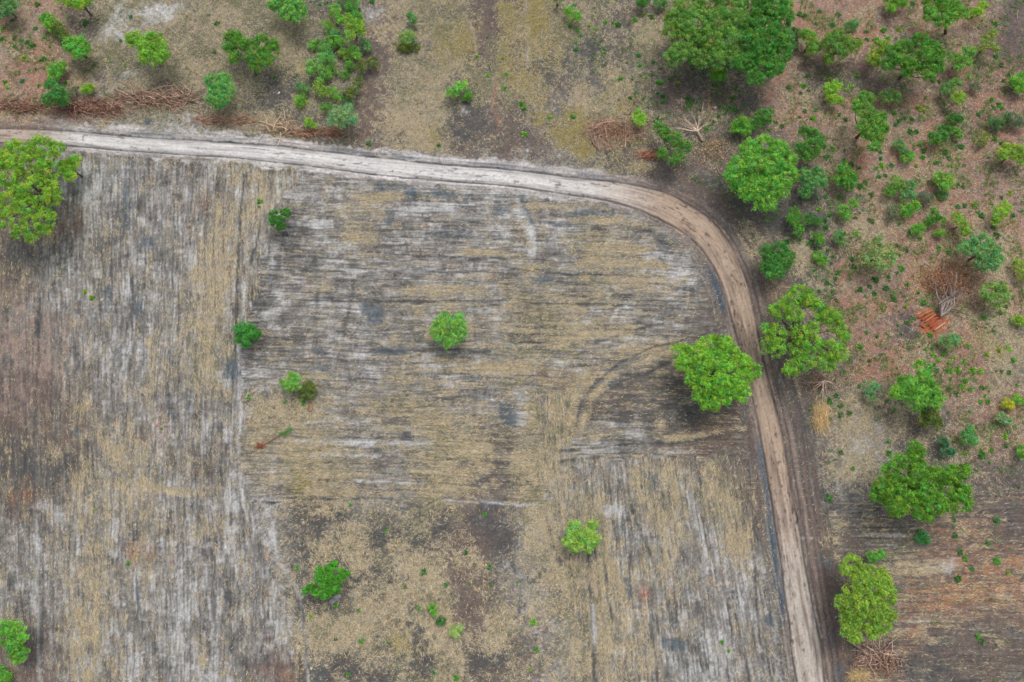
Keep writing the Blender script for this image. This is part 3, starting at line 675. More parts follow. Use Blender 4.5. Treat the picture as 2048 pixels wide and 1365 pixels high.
# ------------------------------------------------------------------ tubes
def tube(Vl, Fl, pts, rad, ns=6):
    """append a tapered tube"""
    pts = [np.array(p, float) for p in pts]
    base = len(Vl)
    for i, p in enumerate(pts):
        a = pts[min(i + 1, len(pts) - 1)] - pts[max(i - 1, 0)]
        a /= (np.linalg.norm(a) + 1e-9)
        u = np.cross(a, [0, 0, 1.0]) if abs(a[2]) < .95 else np.cross(a, [1.0, 0, 0])
        u /= (np.linalg.norm(u) + 1e-9); w = np.cross(a, u)
        r = rad[i]
        for j in range(ns):
            th = 2 * math.pi * j / ns
            Vl.append(p + r * (math.cos(th) * u + math.sin(th) * w))
    for i in range(len(pts) - 1):
        for j in range(ns):
            j2 = (j + 1) % ns
            Fl.append((base + i * ns + j, base + i * ns + j2, base + (i + 1) * ns + j2, base + (i + 1) * ns + j))
    return base
def curved(p0, p1, n, wob, rg):
    p0, p1 = np.array(p0, float), np.array(p1, float)
    L = np.linalg.norm(p1 - p0)
    out = []
    o1 = rg.normal(0, wob * L, 3); o2 = rg.normal(0, wob * L, 3)
    for i in range(n):
        t = i / (n - 1)
        out.append(p0 + (p1 - p0) * t + o1 * math.sin(math.pi * t) + o2 * math.sin(2 * math.pi * t) * .4)
    return out

# ------------------------------------------------------------------ trees
def leaf_cloud(centres, radii, nleaf, size, hue, rg, base, var=.35, tip=None, flat=.8):
    """leaves (rhombic quads) on the upper shells of small clumps. centres (n,3)"""
    m = len(centres)
    cid = np.repeat(np.arange(m), nleaf)
    n = len(cid)
    v = rg.normal(size=(n, 3)); v[:, 2] = np.abs(v[:, 2]) * 1.1 - .45
    v /= np.linalg.norm(v, axis=1, keepdims=True)
    rr = radii[cid] * rg.uniform(.3, 1.0, n) ** .8 * rg.choice([1, 1, 1, 1.5], n)
    c = centres[cid] + v * rr[:, None] * np.array([1, 1, flat])
    nrm = v + rg.normal(0, .45, (n, 3)) + np.array([0, 0, .35])
    nrm /= np.linalg.norm(nrm, axis=1, keepdims=True)
    t = rg.normal(size=(n, 3)); t -= nrm * (t * nrm).sum(1, keepdims=True); t /= np.linalg.norm(t, axis=1, keepdims=True)
    b = np.cross(nrm, t)
    s = size * rg.uniform(.6, 1.35, n)[:, None]
    V = np.stack([c - t * s, c + b * s * .55 + nrm * s * .12, c + t * s, c - b * s * .55 + nrm * s * .12], 1).reshape(-1, 3) - base
    ct = rg.uniform(1 - var, 1 + var, m)[cid]
    h = np.array(hue)[None] * np.array([2.7, 2.1, 2.8]) * ct[:, None] * rg.uniform(.72, 1.25, n)[:, None]
    warm = rg.normal(0, .12, m)[cid]
    h[:, 0] *= 1 + warm * 1.6; h[:, 2] *= 1 - warm
    if tip is not None:
        tm = rg.random(n) < tip[1]
        h[tm] = np.array(tip[0]) * rg.uniform(.8, 1.2, tm.sum())[:, None]
    return V, np.repeat(np.clip(h, .004, .8), 4, 0)

BARK = {'brown': srgb(104, 88, 76), 'grey': srgb(140, 128, 120), 'dark': srgb(78, 68, 62)}
LM = []       # landmarks for labels: (px, py, phrase)
def tree(name, lobes, hue, label, cat, ht=None, base_px=None, leaf=.105, dens=1.0, bark='brown', tip=None, group=None, seed=None, clump=.40, mark=None, thin=0):
    rg = np.random.default_rng(int(abs(lobes[0][0] * 31 + lobes[0][1] * 17 + len(lobes))) + (seed or 0))
    xs = [l[0] for l in lobes]; ys = [l[1] for l in lobes]; rs = [l[2] for l in lobes]
    w = np.array(rs, float) ** 2
    mx, my = np.average(xs, weights=w), np.average(ys, weights=w)
    k0 = depth(mx, my) / F
    ext = max(max(xs) + max(rs) - min(xs) + max(rs), max(ys) - min(ys) + 2 * max(rs)) * k0
    if ht is None: ht = max(.55, .62 * ext + .3) if ext < 4 else min(8.5, .55 * ext + 1.0)
    zc = ht * .68
    if base_px is not None:
        bx, by, _ = P(*base_px)
    else:
        bx, by, _ = P(mx, my, zc)
    bz = zat(bx, by)
    base = np.array([bx, by, bz])
    root = bpy.data.objects.new(name, None); COL.objects.link(root)
    root.location = base; root.empty_display_size = .3
    tag(root, label, cat, group)
    cen = []; rad = []
    LP = []
    for (lx, ly, lr) in lobes:
        dd = math.hypot(lx - mx, ly - my) * k0 / (ext * .5 + 1e-6)
        r = lr * k0 * (1.2 if lr < 14 else 1.12)
        z = ht - r * .75 - (dd ** 1.6) * ht * .22 + rg.uniform(-.05, .05) * ht
        z = max(z, r * .6)
        X, Y, Z = P(lx, ly, z)
        LP.append((X, Y, Z, r))
        cr = clump if r > 1.0 else max(.14, r * .42)
        n = int(max(6, 5.2 * (r / cr) ** 2 * .85))
        n = int(n * (1 - thin)); 
        v = rg.normal(size=(n, 3)); v[:, 2] = np.abs(v[:, 2]) - .35
        v /= np.linalg.norm(v, axis=1, keepdims=True)
        sh = rg.uniform(.45, .92, n) ** .8 * rg.choice([1, 1, 1, 1, 1.14], n)
        ccn = np.array([X, Y, Z]) + v * (sh * r)[:, None] * np.array([1, 1, .8])
        cen.append(ccn); rad.append(cr * rg.uniform(.6, 1.25, n))
    cen = np.concatenate(cen); rad = np.concatenate(rad)
    lf = leaf if ext > 2.6 else max(.08, leaf * .8)
    if cat == 'bush' and dens == 1.0: dens = .75
    nl = int(max(8, 24 * dens * (np.mean(rad) / .40) ** 2 * (.17 / lf) ** 2))
    V, C = leaf_cloud(cen, rad, nl, lf, HUE[hue] if isinstance(hue, str) else hue, rg, base, tip=tip)
    me = mesh_np("crown", V, np.arange(len(V)).reshape(-1, 4), [M_LEAF], C)
    add_obj("crown", me, root)
    # trunk and limbs
    Vl, Fl = [], []
    tr = max(.02, .035 * ht * (1 if ext > 3 else .8)); fork = np.array([0, 0, ht * .3])
    top = np.array([np.mean([p[0] for p in LP]) - bx, np.mean([p[1] for p in LP]) - by, ht * .5])
    fk = fork + (top - fork) * np.array([.35, .35, .2])
    if ext > 1.4:
        tube(Vl, Fl, [(0, 0, -.1)] + curved((0, 0, .05), fk, 4, .05, rg), [tr * 1.5, tr * 1.2, tr, tr * .92, tr * .85], 7)
        for (X, Y, Z, r) in LP:
            e = np.array([X - bx, Y - by, Z - bz])
            pts = curved(fk, e, 5, .07, rg)
            q = tr * (.45 if len(LP) > 6 else .55)
            tube(Vl, Fl, pts, [q, q * .8, q * .6, q * .42, q * .25], 5)
            if r > .9:
                for _ in range(3):
                    dvec = rg.normal(size=3) * r * .7; dvec[2] = abs(dvec[2]) * .6
                    tube(Vl, Fl, curved(pts[3], e + dvec, 4, .08, rg), [q * .35, q * .28, q * .2, q * .1], 4)
    else:
        for _ in range(5):
            e = np.array([LP[0][0] - bx, LP[0][1] - by, LP[0][2] - bz]) + rg.normal(0, LP[0][3] * .5, 3)
            tube(Vl, Fl, curved((0, 0, -.02), e, 4, .06, rg), [tr, tr * .7, tr * .5, tr * .3], 4)
    bc = BARK[bark] / EXPO_K
    me = mesh_np("trunk", np.array(Vl), np.array(Fl), [M_BARK], np.tile(bc, (len(Vl), 1)), smooth=True)
    add_obj("trunk", me, root)
    LM.append((mx, my, mark or label))
    return root

T = tree
G_T = "trees standing in the scrub"
# --- big trees
T("spreading_tree", [(30,310,28),(85,300,28),(115,300,13),(60,330,26),(20,350,26),(95,345,24),(70,380,25),(25,400,24),(105,400,16),(60,415,22),(90,440,20),(105,378,16),(45,455,14),(62,475,9),(10,440,18),(8,320,20),(88,462,10),(30,470,8)],
  (.135,.30,.03), "large open crowned bright green tree cut by the left edge below the road", "tree", ht=7.5, mark="the large tree at the left edge", thin=.4)
T("young_tree", [(135,335,15),(150,325,11),(140,352,9)], 'lime', "small bright tree touching the right side of the large tree at the left edge", "tree", ht=4)
T("spreading_tree", [(1380,15,28),(1420,5,28),(1460,12,26),(1355,40,24),(1395,50,30),(1440,45,30),(1475,45,22),(1345,62,18),(1380,80,26),(1420,85,26),(1455,85,26),(1360,105,20),(1400,115,20),(1345,118,13),(1430,118,18),(1460,108,16)],
  (.088,.235,.038), "very large mixed green tree dotted with yellow tips, biggest in the top group", "tree", ht=8.5, tip=((.34,.50,.09),.18), mark="the biggest tree at the top", thin=.25)
T("dense_tree", [(1510,10,28),(1545,10,28),(1530,45,30),(1565,35,20),(1500,60,20),(1545,80,28),(1560,105,22),(1520,105,24),(1490,122,20),(1525,135,22),(1510,155,15),(1475,128,12),(1550,132,16),(1500,85,16)],
  (.060,.205,.028), "tall dark green tree joined to the right side of the yellow tipped giant", "tree", ht=8.5, mark="the tall dark tree at the top")
T("round_bush", [(1430,148,10),(1442,148,11),(1437,160,10)], 'green', "round mid green bush just below the biggest tree", "bush", ht=1.8)
T("spreading_tree", [(1500,300,20),(1530,292,20),(1555,300,18),(1570,325,20),(1575,350,18),(1545,335,24),(1510,335,24),(1475,335,18),(1480,365,20),(1510,375,24),(1545,375,22),(1565,375,16),(1535,405,17),(1510,398,16),(1490,388,12),(1464,352,13)],
  'green', "big full round bright green tree outside the road bend", "tree", ht=7, mark="the big round tree outside the road bend")
T("dense_tree", [(1420,690,19),(1445,690,18),(1395,705,17),(1360,703,15),(1368,725,16),(1400,730,20),(1430,725,20),(1465,712,15),(1485,725,16),(1506,742,14),(1490,755,16),(1460,745,18),(1385,758,15),(1405,772,17),(1440,770,20),(1475,775,17),(1400,792,12),(1420,798,16),(1445,793,16),(1482,788,13),(1410,812,7),(1430,810,9)],
  (.12,.32,.03), "big vivid green tree overhanging the left edge of the road", "tree", ht=6.5, base_px=(1412,768), mark="the big tree overhanging the road", thin=.05)
T("spreading_tree", [(1600,588,20),(1618,600,17),(1580,605,17),(1563,622,16),(1588,630,16),(1545,622,11),(1655,632,18),(1640,622,15),(1670,642,13),(1675,660,14),(1688,672,9),(1553,668,18),(1540,690,16),(1555,702,14),(1603,668,18),(1625,688,17),(1600,700,17),(1588,735,13),(1612,722,16),(1658,700,20),(1678,706,15),(1650,725,16),(1575,742,8),(1537,655,10),(1625,655,10)],
  (.115,.28,.03), "large ragged tree of many separate clumps just right of the road", "tree", ht=7, mark="the large ragged tree right of the road", thin=.3)
T("dense_tree", [(1845,738,15),(1815,770,18),(1800,782,12),(1790,790,9),(1848,762,16),(1862,788,18),(1830,803,18),(1870,800,13),(1840,785,16)],
  'green', "tall narrow bright tree right of the ragged roadside tree, darker at its top", "tree", ht=6, mark="the narrow bright tree on the right")
T("bushy_tree", [(1858,832,17),(1875,846,9),(1850,842,10),(1862,820,12)], 'olive', "olive yellow rounded bush against the foot of the narrow bright tree", "bush", ht=3.2)
T("spreading_tree", [(1832,900,14),(1830,920,18),(1800,925,12),(1783,942,14),(1765,975,17),(1755,990,12),(1790,970,17),(1835,950,20),(1820,980,22),(1850,990,22),(1875,950,17),(1900,950,16),(1920,945,13),(1932,936,7),(1900,980,22),(1925,985,15),(1925,1005,13),(1875,1010,18),(1840,1020,17),(1800,1010,14),(1788,1018,12),(1855,1035,9),(1900,1013,12),(1775,1000,10)],
  (.075,.225,.022), "largest star shaped deep green tree speckled yellow, lower right", "tree", ht=7.5, tip=((.30,.36,.05),.06), mark="the star shaped tree at lower right")
T("dense_tree", [(1705,1130,16),(1720,1142,16),(1690,1140,9),(1745,1150,18),(1765,1155,12),(1720,1165,18),(1702,1185,16),(1745,1180,20),(1775,1175,12),(1780,1195,10),(1682,1205,12),(1710,1215,22),(1750,1215,22),(1775,1225,14),(1700,1240,18),(1735,1245,20),(1765,1250,14),(1695,1262,12),(1710,1272,10),(1745,1262,12)],
  (.135,.29,.035), "big yellow green tree with speckled crown right of the road near the bottom", "tree", ht=6.5, tip=((.42,.58,.09),.28), mark="the speckled tree right of the road")
# --- trees in the field
T("small_tree", [(550,432,10),(570,428,8),(558,445,11),(548,442,8),(562,455,7),(575,422,5)], 'dark', "small dark green tree with pale leaning trunk in the field, highest of the field trees", "tree", ht=3.2, base_px=(578,470), bark='grey', mark="the dark leaning field tree")
T("small_tree", [(483,657,12),(498,660,11),(485,675,12),(503,672,11),(495,687,8),(513,668,7)], (.045,.21,.03), "small rich green tree on the pale strip left of the field", "tree", ht=3, mark="the rich green tree at the left of the field")
T("round_tree", [(890,640,13),(910,640,12),(878,650,11),(895,655,15),(920,655,12),(870,665,8),(885,675,13),(908,675,13),(925,665,9),(895,688,8)], (.12,.31,.05), "round soft green tree standing alone in the middle of the field", "tree", ht=4, mark="the lone round tree mid field")
T("round_tree", [(1148,1055,12),(1184,1054,11),(1142,1075,12),(1165,1072,14),(1183,1075,13),(1150,1093,11),(1170,1093,12),(1188,1083,8),(1135,1083,8)], (.165,.37,.06), "pale lime heart shaped tree in the lower middle of the field", "tree", ht=3.6, mark="the heart shaped lime tree")
T("small_tree", [(670,1128,6),(662,1138,9),(640,1145,9),(655,1155,13),(640,1165,11),(622,1178,9),(612,1182,5),(665,1165,11),(684,1145,6),(694,1149,5),(670,1178,9),(655,1183,9),(635,1188,6),(648,1192,5),(680,1158,7)], (.055,.24,.02), "ragged deep green tree beside a grey boulder in the lower field", "tree", ht=3.6, mark="the ragged tree beside the boulder")
T("small_tree", [(585,752,8),(590,762,9),(582,772,9),(592,774,7),(570,768,8)], (.11,.30,.05), "small two toned green tree at the edge of the straw patch left of centre", "tree", ht=2.4, mark="the small two toned tree left of centre")
T("round_bush", [(615,770,9),(622,782,10),(608,785,10),(618,792,7)], 'olive', "dark brownish green leafy heap beside the small two toned tree", "bush", ht=1.2, mark="the brownish green heap")
T("dense_tree", [(15,1255,14),(35,1262,12),(8,1275,15),(30,1285,15),(46,1275,9),(35,1305,12),(48,1308,8),(38,1318,7)], 'green', "bright tree cut by the left edge near the bottom left corner", "tree", ht=4, mark="the tree at the lower left edge")
T("round_bush", [(8,1355,12),(0,1350,12)], 'green', "green bush cut by the frame in the bottom left corner", "bush", ht=1.5)
# --- top left
T("bushy_tree", [(8,8,18),(25,15,12),(5,25,12)], 'blue', "bluish green tree in the very top left corner", "tree", mark="the corner tree at top left")
T("dense_tree", [(125,-2,10),(148,3,14),(172,0,14),(160,10,9),(182,-6,10)], 'lime', "bright tree cut by the top edge near the top left", "tree", mark="the bright tree at the top left edge")
T("bushy_tree", [(97,42,12),(103,52,11),(92,38,8)], 'green', "light green bush above left of the small round tree at top left", "bush", mark="the light bush at top left")
T("bushy_tree", [(115,55,9),(122,66,11),(130,74,8)], 'olive', "olive bush leaning on the light bush at top left", "bush")
T("round_tree", [(143,88,11),(160,90,14),(170,100,11),(158,108,10),(145,98,11),(135,92,7)], (.10,.31,.04), "small round bright tree at top left on brown grass", "tree", mark="the small round tree at top left")
T("round_tree", [(270,80,14),(285,88,13),(310,78,14),(318,95,16),(328,112,13),(300,103,14),(290,116,11),(310,120,11),(262,78,8)], (.125,.31,.035), "rounded lime green tree below the white sand scar at top left", "tree", mark="the lime tree below the white sand")
T("spreading_tree", [(467,78,16),(480,90,13),(470,115,10),(497,92,12),(525,90,16),(542,102,14),(530,120,14),(503,115,10),(547,90,9),(512,133,10),(458,95,9)], (.07,.21,.025), "wide dark tree with visible trunk in the grass at top left of centre", "tree", ht=5.2, base_px=(512,150), mark="the wide dark tree at upper left")
T("round_tree", [(425,163,12),(445,160,12),(455,178,13),(433,183,14),(428,200,12),(448,198,12),(437,211,8)], (.09,.27,.055), "upright light green tree above the debris line by the pale road", "tree", mark="the upright light tree above the road")
T("bushy_tree", [(113,140,12),(123,135,9),(108,152,10)], 'green', "green bush above the dark bush at left, upper of the pair", "bush")
T("bushy_tree", [(105,172,11),(115,195,14),(100,200,11),(130,198,11),(118,182,9)], (.05,.19,.035), "dark spreading bush at the left end of the debris line", "bush", mark="the dark spreading bush at left")
T("round_bush", [(145,185,9),(152,178,5)], 'grey', "dull bluish bush between the dark spreading bush and the lime one", "bush")
T("round_bush", [(172,180,9),(180,178,8)], 'lime', "lime bush standing just above the debris line at left", "bush")
T("round_tree", [(558,8,15),(585,4,16),(598,20,14),(575,27,15),(590,36,9),(546,12,9)], (.10,.29,.05), "rounded bright tree on pale grass near the top edge, left of the bush belt", "tree", mark="the rounded tree near the top edge")
# --- belt of bushes
GB = "bushes in the green belt above the road"
belt = [([(670,18,10),(668,28,9),(680,40,9)], 'green', "tall green bush near the top of the belt, left side"),
 ([(690,3,13),(707,8,12),(698,16,9)], (.06,.22,.03), "dark bush at the very top of the belt"),
 ([(713,32,11),(718,42,9)], 'green', "bright bush at the upper right of the belt"),
 ([(652,50,10),(660,56,8)], (.135,.28,.04), "yellowish bush on the left side of the belt near its top"),
 ([(658,68,11),(672,70,11)], 'blue', "bluish bush below the yellowish one on the left of the belt"),
 ([(700,48,10),(716,55,13),(702,70,11),(696,36,8),(722,62,8)], (.13,.30,.03), "large lime bush at the right side of the belt"),
 ([(627,92,10)], 'green', "small round bush jutting left from the belt"),
 ([(643,86,11),(650,94,8)], 'blue', "bluish bush between two greens on the left of the belt"),
 ([(668,84,13),(680,86,9)], 'green', "green bush in the middle of the belt above the tallest bush"),
 ([(652,103,15),(658,118,13),(645,115,10)], (.10,.29,.06), "tallest soft green bush in the centre of the belt"),
 ([(730,86,9),(735,95,8)], 'blue', "bush standing apart at the right edge of the belt"),
 ([(690,106,11)], (.135,.28,.04), "yellow green bush in the middle right of the belt"),
 ([(708,100,11),(712,114,9)], 'green', "upright green bush right of the yellow green one"),
 ([(628,133,14),(643,145,11),(620,142,8)], (.11,.28,.05), "broad green bush at the left edge of the belt"),
 ([(664,142,11),(655,150,9)], 'green', "bright bush at the lower middle of the belt"),
 ([(700,132,10)], 'mid', "small dark bush at the centre right of the belt"),
 ([(728,133,12),(745,126,12)], 'olive', "olive mounded bush on the far right of the belt"),
 ([(690,151,9)], 'mid', "small dark bush low in the belt"),
 ([(640,163,8),(638,176,11),(650,184,11)], (.135,.28,.04), "bright yellow green bush low in the belt"),
 ([(600,174,9),(612,180,9)], 'blue', "bluish bush at the lower left of the belt"),
 ([(603,203,12)], 'green', "round green bush at the lowest left of the belt"),
 ([(670,186,11),(676,196,7)], 'green', "green bush right of the yellow green one low in the belt"),
 ([(705,185,12),(718,165,11),(696,190,8)], 'olive', "dark olive mat of leaves along the right of the belt"),
 ([(693,200,8),(700,206,7)], 'blue', "small bush just above the pale round bush"),
 ([(658,215,8),(645,214,7)], 'mid', "small dark bush left of the pale round bush"),
]
for lb, hu, tx in belt:
    T("bush", [(q[0], q[1], q[2] * .9) for q in lb], hu, tx, "bush", group=GB, thin=.2)
LM.append((670,120,"the green bush belt"))
T("round_tree", [(675,225,12),(695,222,12),(702,238,11),(680,248,11),(667,238,11),(687,236,13)], (.13,.30,.10), "pale round bush nearest the road at the foot of the belt", "bush", tip=((.34,.48,.24),.22), mark="the pale round bush by the road")
T("round_bush", [(618,247,8),(628,250,6)], 'lime', "lime bush on the bank above the road left of the pale round bush", "bush")
# --- top centre
T("sapling", [(823,34,8),(826,42,6)], 'blue', "upright sapling on the pale strip near the top centre", "sapling", ht=2.2, mark="the upright sapling at top centre")
T("round_bush", [(808,74,9),(820,72,9),(815,82,7)], (.13,.27,.06), "pale green bush on straw below the upright sapling", "bush", mark="the pale bush at top centre")
T("round_bush", [(803,96,8),(816,97,8),(830,95,7)], 'olive', "low dark olive patch directly under the pale bush", "bush", ht=.6)
T("round_bush", [(903,187,10),(912,182,9),(925,172,10)], (.13,.33,.05), "bright bush with two heads in the open ground above the road", "bush", mark="the two headed bush above the road")
T("round_bush", [(936,190,7),(932,196,6)], 'mid', "small green bush touching the lower right of the two headed bush", "bush")
T("bush", [(1139,24,9),(1150,32,10),(1156,37,6)], 'green', "elongated green bush near the top right of the yellow grass", "bush", mark="the long bush in the yellow grass")
T("sapling", [(1116,-1,7)], 'dark', "dark sapling with bare stem at the top edge above the yellow grass", "sapling", ht=2.4)
T("sapling", [(1284,4,9),(1292,0,7)], 'dark', "dark sapling at the top edge left of the biggest tree", "sapling", ht=2.4)
T("bush", [(1316,8,9),(1326,6,8)], 'blue', "bright bush at the top edge just left of the biggest tree", "bush")
T("sapling", [(1277,231,9),(1279,243,9),(1283,236,8)], (.15,.38,.04), "vivid lime sapling right behind the ring of uprooted branches", "sapling", ht=2.4, mark="the vivid lime sapling")
T("bushy_tree", [(1320,260,14),(1330,270,10),(1346,280,16),(1372,293,10),(1325,308,10),(1356,314,10),(1345,322,7)], (.07,.20,.03), "ragged dark tree with several heads above the start of the bend", "tree", ht=4.5, mark="the ragged tree above the bend")
T("bushy_tree", [(1480,248,14),(1492,258,12),(1472,255,9)], 'green', "left tree of the pair above the big round tree", "tree", mark="the pair above the big round tree")
T("bushy_tree", [(1524,234,13),(1511,247,12),(1535,226,8)], (.07,.21,.035), "right tree of the pair above the big round tree", "tree")
T("bushy_tree", [(1610,268,12),(1630,273,12),(1624,296,15),(1605,300,13),(1641,288,10),(1614,315,9)], (.06,.20,.03), "dark rounded tree to the right of the big round tree's top", "tree", mark="the dark rounded tree")
T("bushy_tree", [(1610,352,13),(1635,350,13),(1625,368,14),(1610,386,10),(1642,362,9)], (.08,.235,.055), "bluish tree against the right side of the big round tree", "tree")
T("bushy_tree", [(1688,345,14),(1702,356,11),(1680,362,11),(1697,370,9)], 'mid', "mid green tree right of the bluish one beside the big round tree", "tree", mark="the mid green tree right of the round tree")
T("bushy_tree", [(1583,85,12),(1590,68,11),(1576,70,10)], (.055,.16,.04), "dull bluish bush right of the tall dark tree", "bush")
T("bushy_tree", [(1618,74,13),(1632,93,11),(1607,70,8),(1625,100,8)], (.12,.27,.035), "lime topped left tree of the top right row", "tree", mark="the left tree of the top right row")
T("spreading_tree", [(1672,75,15),(1690,85,14),(1702,93,12),(1665,98,13),(1685,105,11),(1655,118,10),(1715,88,9),(1658,82,10)], (.095,.22,.035), "broad speckled tree second in the top right row", "tree", tip=((.22,.30,.06),.12), mark="the broad speckled tree at top right")
T("bush", [(1700,54,10),(1708,48,8)], 'blue', "small dull bush behind the broad speckled tree", "bush")
T("bushy_tree", [(1755,98,12),(1745,116,10),(1765,90,9),(1752,125,7)], 'yellow', "yellow green tree at the left end of the wide dark clump", "tree", tip=((.3,.36,.06),.15))
T("spreading_tree", [(1785,105,13),(1775,130,12),(1810,95,14),(1840,83,13),(1862,98,16),(1875,115,14),(1845,116,18),(1820,128,14),(1850,140,14),(1813,145,10),(1872,135,13),(1858,157,8),(1795,120,12)], (.065,.205,.025), "wide dark tree in the top right with deep shade under it", "tree", mark="the wide dark tree at top right")
T("spreading_tree", [(1865,8,17),(1890,10,17),(1908,20,14),(1925,28,10),(1860,32,12),(1885,44,12),(1900,34,12),(1853,22,9)], (.085,.24,.03), "spreading tree cut by the top edge near the top right", "tree", base_px=(1891,68), ht=6, mark="the spreading tree at the top right edge")
T("small_tree", [(1950,24,8),(1965,12,8),(1958,25,7)], 'lime', "small lime tree beside the spreading tree at the top right edge", "tree", ht=2.8)
T("small_tree", [(1785,3,12),(1800,6,11),(1782,20,7)], (.10,.27,.03), "bright small tree cut by the top edge left of the spreading one", "tree")
T("sapling", [(1970,80,9),(1985,70,9),(1965,98,7),(1992,100,6),(1980,88,7)], (.15,.25,.045), "thin yellowish sapling in the top right corner area", "sapling", ht=3.2, dens=.6, base_px=(1960,105), mark="the thin yellowish sapling")
T("bushy_tree", [(1910,120,12),(1930,108,11),(1942,104,8),(1915,134,8),(1932,124,9)], (.10,.25,.04), "ragged green tree right of the wide dark tree", "tree", mark="the ragged tree at top right")
T("small_tree", [(1658,180,11),(1672,175,10),(1665,197,9),(1678,202,6)], (.14,.34,.03), "vivid lime small tree in red soil below the broad speckled tree", "tree", ht=2.6, base_px=(1650,204), mark="the vivid small tree in red soil")
T("spreading_tree", [(1730,200,13),(1715,210,9),(1730,225,16),(1745,240,14),(1762,235,10),(1755,255,14),(1726,250,9),(1738,268,12),(1755,277,12),(1748,295,9),(1766,258,9)], (.085,.23,.03), "long S shaped tree in the middle of the right scrub", "tree", mark="the long S shaped tree")
T("bush", [(1768,196,10),(1782,192,11),(1794,195,8)], (.10,.23,.05), "soft edged bush right of the top of the long S shaped tree", "bush", dens=.7)
T("small_tree", [(1900,174,11),(1914,166,9),(1890,182,8)], (.10,.24,.05), "feathery small tree above the leaning lime sapling", "tree", dens=.7)
T("sapling", [(1912,195,8),(1922,194,8),(1918,203,6)], 'yellow', "leaning lime sapling with long bare pale stem", "sapling", ht=3.0, base_px=(1888,222), bark='grey', mark="the leaning lime sapling")
T("bush", [(1945,168,9),(1953,178,8)], 'grey', "sparse grey green bush beside the leaning sapling", "bush", dens=.5)
T("bushy_tree", [(2030,166,10),(2042,175,12),(2040,158,10)], 'green', "green tree cut by the right edge, upper one", "tree")
T("bushy_tree", [(1868,277,12),(1888,262,10),(1884,275,9)], (.055,.20,.03), "dark flat bush right of the long S shaped tree", "bush", mark="the dark flat bush in the scrub")
T("bush", [(1905,240,10),(1917,238,7)], 'dark', "small dark bush above the dark flat one in the scrub", "bush")
T("bush", [(1908,262,8),(1918,270,7)], 'mid', "mid green bush at the right end of the dark flat one", "bush")
T("bushy_tree", [(1993,248,12),(2008,238,10)], (.07,.17,.045), "dull dark bush near the right edge", "bush")
T("bushy_tree", [(2026,238,13),(2040,245,10)], 'grey', "hazy grey green bush cut by the right edge", "bush", dens=.5)
T("bushy_tree", [(2010,300,11),(2030,303,13),(2042,318,12),(2006,312,7)], 'yellow', "yellow green tree cut by the right edge below the hazy bush", "tree", mark="the yellow green tree at the right edge")
T("bush", [(1962,284,9),(1970,274,8)], (.14,.22,.05), "thin yellowish bush left of the yellow green edge tree", "bush", dens=.6)
T("round_bush", [(1798,292,10),(1808,300,8)], 'blue', "soft round bush below the end of the long S shaped tree", "bush")
T("round_bush", [(1812,318,10),(1820,312,7)], 'green', "bright round bush below the soft round one", "bush")
# --- right middle
T("bushy_tree", [(1588,428,12),(1600,443,10),(1595,458,9),(1582,440,8)], 'mid', "green bush in dark soil below the big round tree", "bush", mark="the green bush below the big round tree")
T("bush", [(1620,438,10),(1632,444,8)], (.05,.18,.03), "dark bush right of the green bush in dark soil", "bush")
T("bush", [(1634,470,10),(1640,482,8)], 'mid', "bush low among dark soil and twigs", "bush")
T("bush", [(1676,470,10),(1682,482,8)], 'blue', "bluish bush right of the low one among dark soil", "bush")
T("bush", [(1686,418,9),(1692,432,8),(1705,409,8)], 'green', "bright uneven bush left of the bare tan patch", "bush")
T("bushy_tree", [(1790,366,12),(1780,384,9),(1800,374,9)], (.09,.24,.035), "green bush at the top of the loose thicket in the right scrub", "bush", mark="the loose thicket in the right scrub")
T("bushy_tree", [(1815,392,12),(1820,372,9)], 'blue', "bluish bush in the middle of the loose thicket", "bush")
T("bushy_tree", [(1812,420,13),(1828,412,9)], 'green', "green bush at the lower end of the loose thicket", "bush")
T("bush", [(1788,418,11),(1784,430,8)], 'grey', "sparse grey bush at the lower left of the loose thicket", "bush", dens=.5)
T("bush", [(1848,393,10),(1860,398,8)], 'grey', "sparse dull bush at the right end of the loose thicket", "bush", dens=.7)
T("round_tree", [(1878,358,11),(1897,362,12),(1886,370,10)], (.12,.29,.04), "rounded light green bush above the thicket's right end", "bush", mark="the rounded light bush on the right")
T("round_bush", [(1887,391,8)], 'blue', "small bluish bush right beneath the rounded light green one", "bush")
T("bushy_tree", [(1870,432,9),(1858,442,8),(1880,440,8)], (.05,.20,.02), "vivid dark bush in the middle of the right scrub", "bush", mark="the vivid dark bush")
T("bush", [(1832,460,9),(1842,455,8)], 'green', "light leafy bush left of the vivid dark bush", "bush")
T("bush", [(1876,466,7),(1884,468,6)], 'green', "small bright bush just below the vivid dark bush", "bush")
T("bushy_tree", [(1913,437,10),(1924,452,11),(1930,464,7)], 'yellow', "upright yellow green bush right of the vivid dark bush", "bush", mark="the upright yellow green bush")
T("bushy_tree", [(2010,415,10),(1998,429,12),(1991,441,7)], 'lime', "lime bush near the right edge above the bluish tree", "bush")
T("spreading_tree", [(1940,485,13),(1968,484,14),(1988,500,12),(1996,518,11),(1960,505,14),(1930,500,10),(1965,529,12),(1985,530,10)], (.09,.25,.065), "broad bluish green tree above the felled tree", "tree", ht=4.5, mark="the broad bluish tree at right", dens=.85)
T("spreading_tree", [(1745,495,14),(1770,500,14),(1745,519,15),(1775,520,15),(1726,520,10),(1755,483,8),(1791,511,10),(1760,533,9)], (.14,.26,.07), "pale see through feathery tree in the right scrub", "tree", ht=4.2, dens=.55, mark="the pale feathery tree", thin=.2)
T("bushy_tree", [(2038,530,10),(2046,550,10)], 'yellow', "yellow green bush cut by the right edge level with the felled tree", "bush")
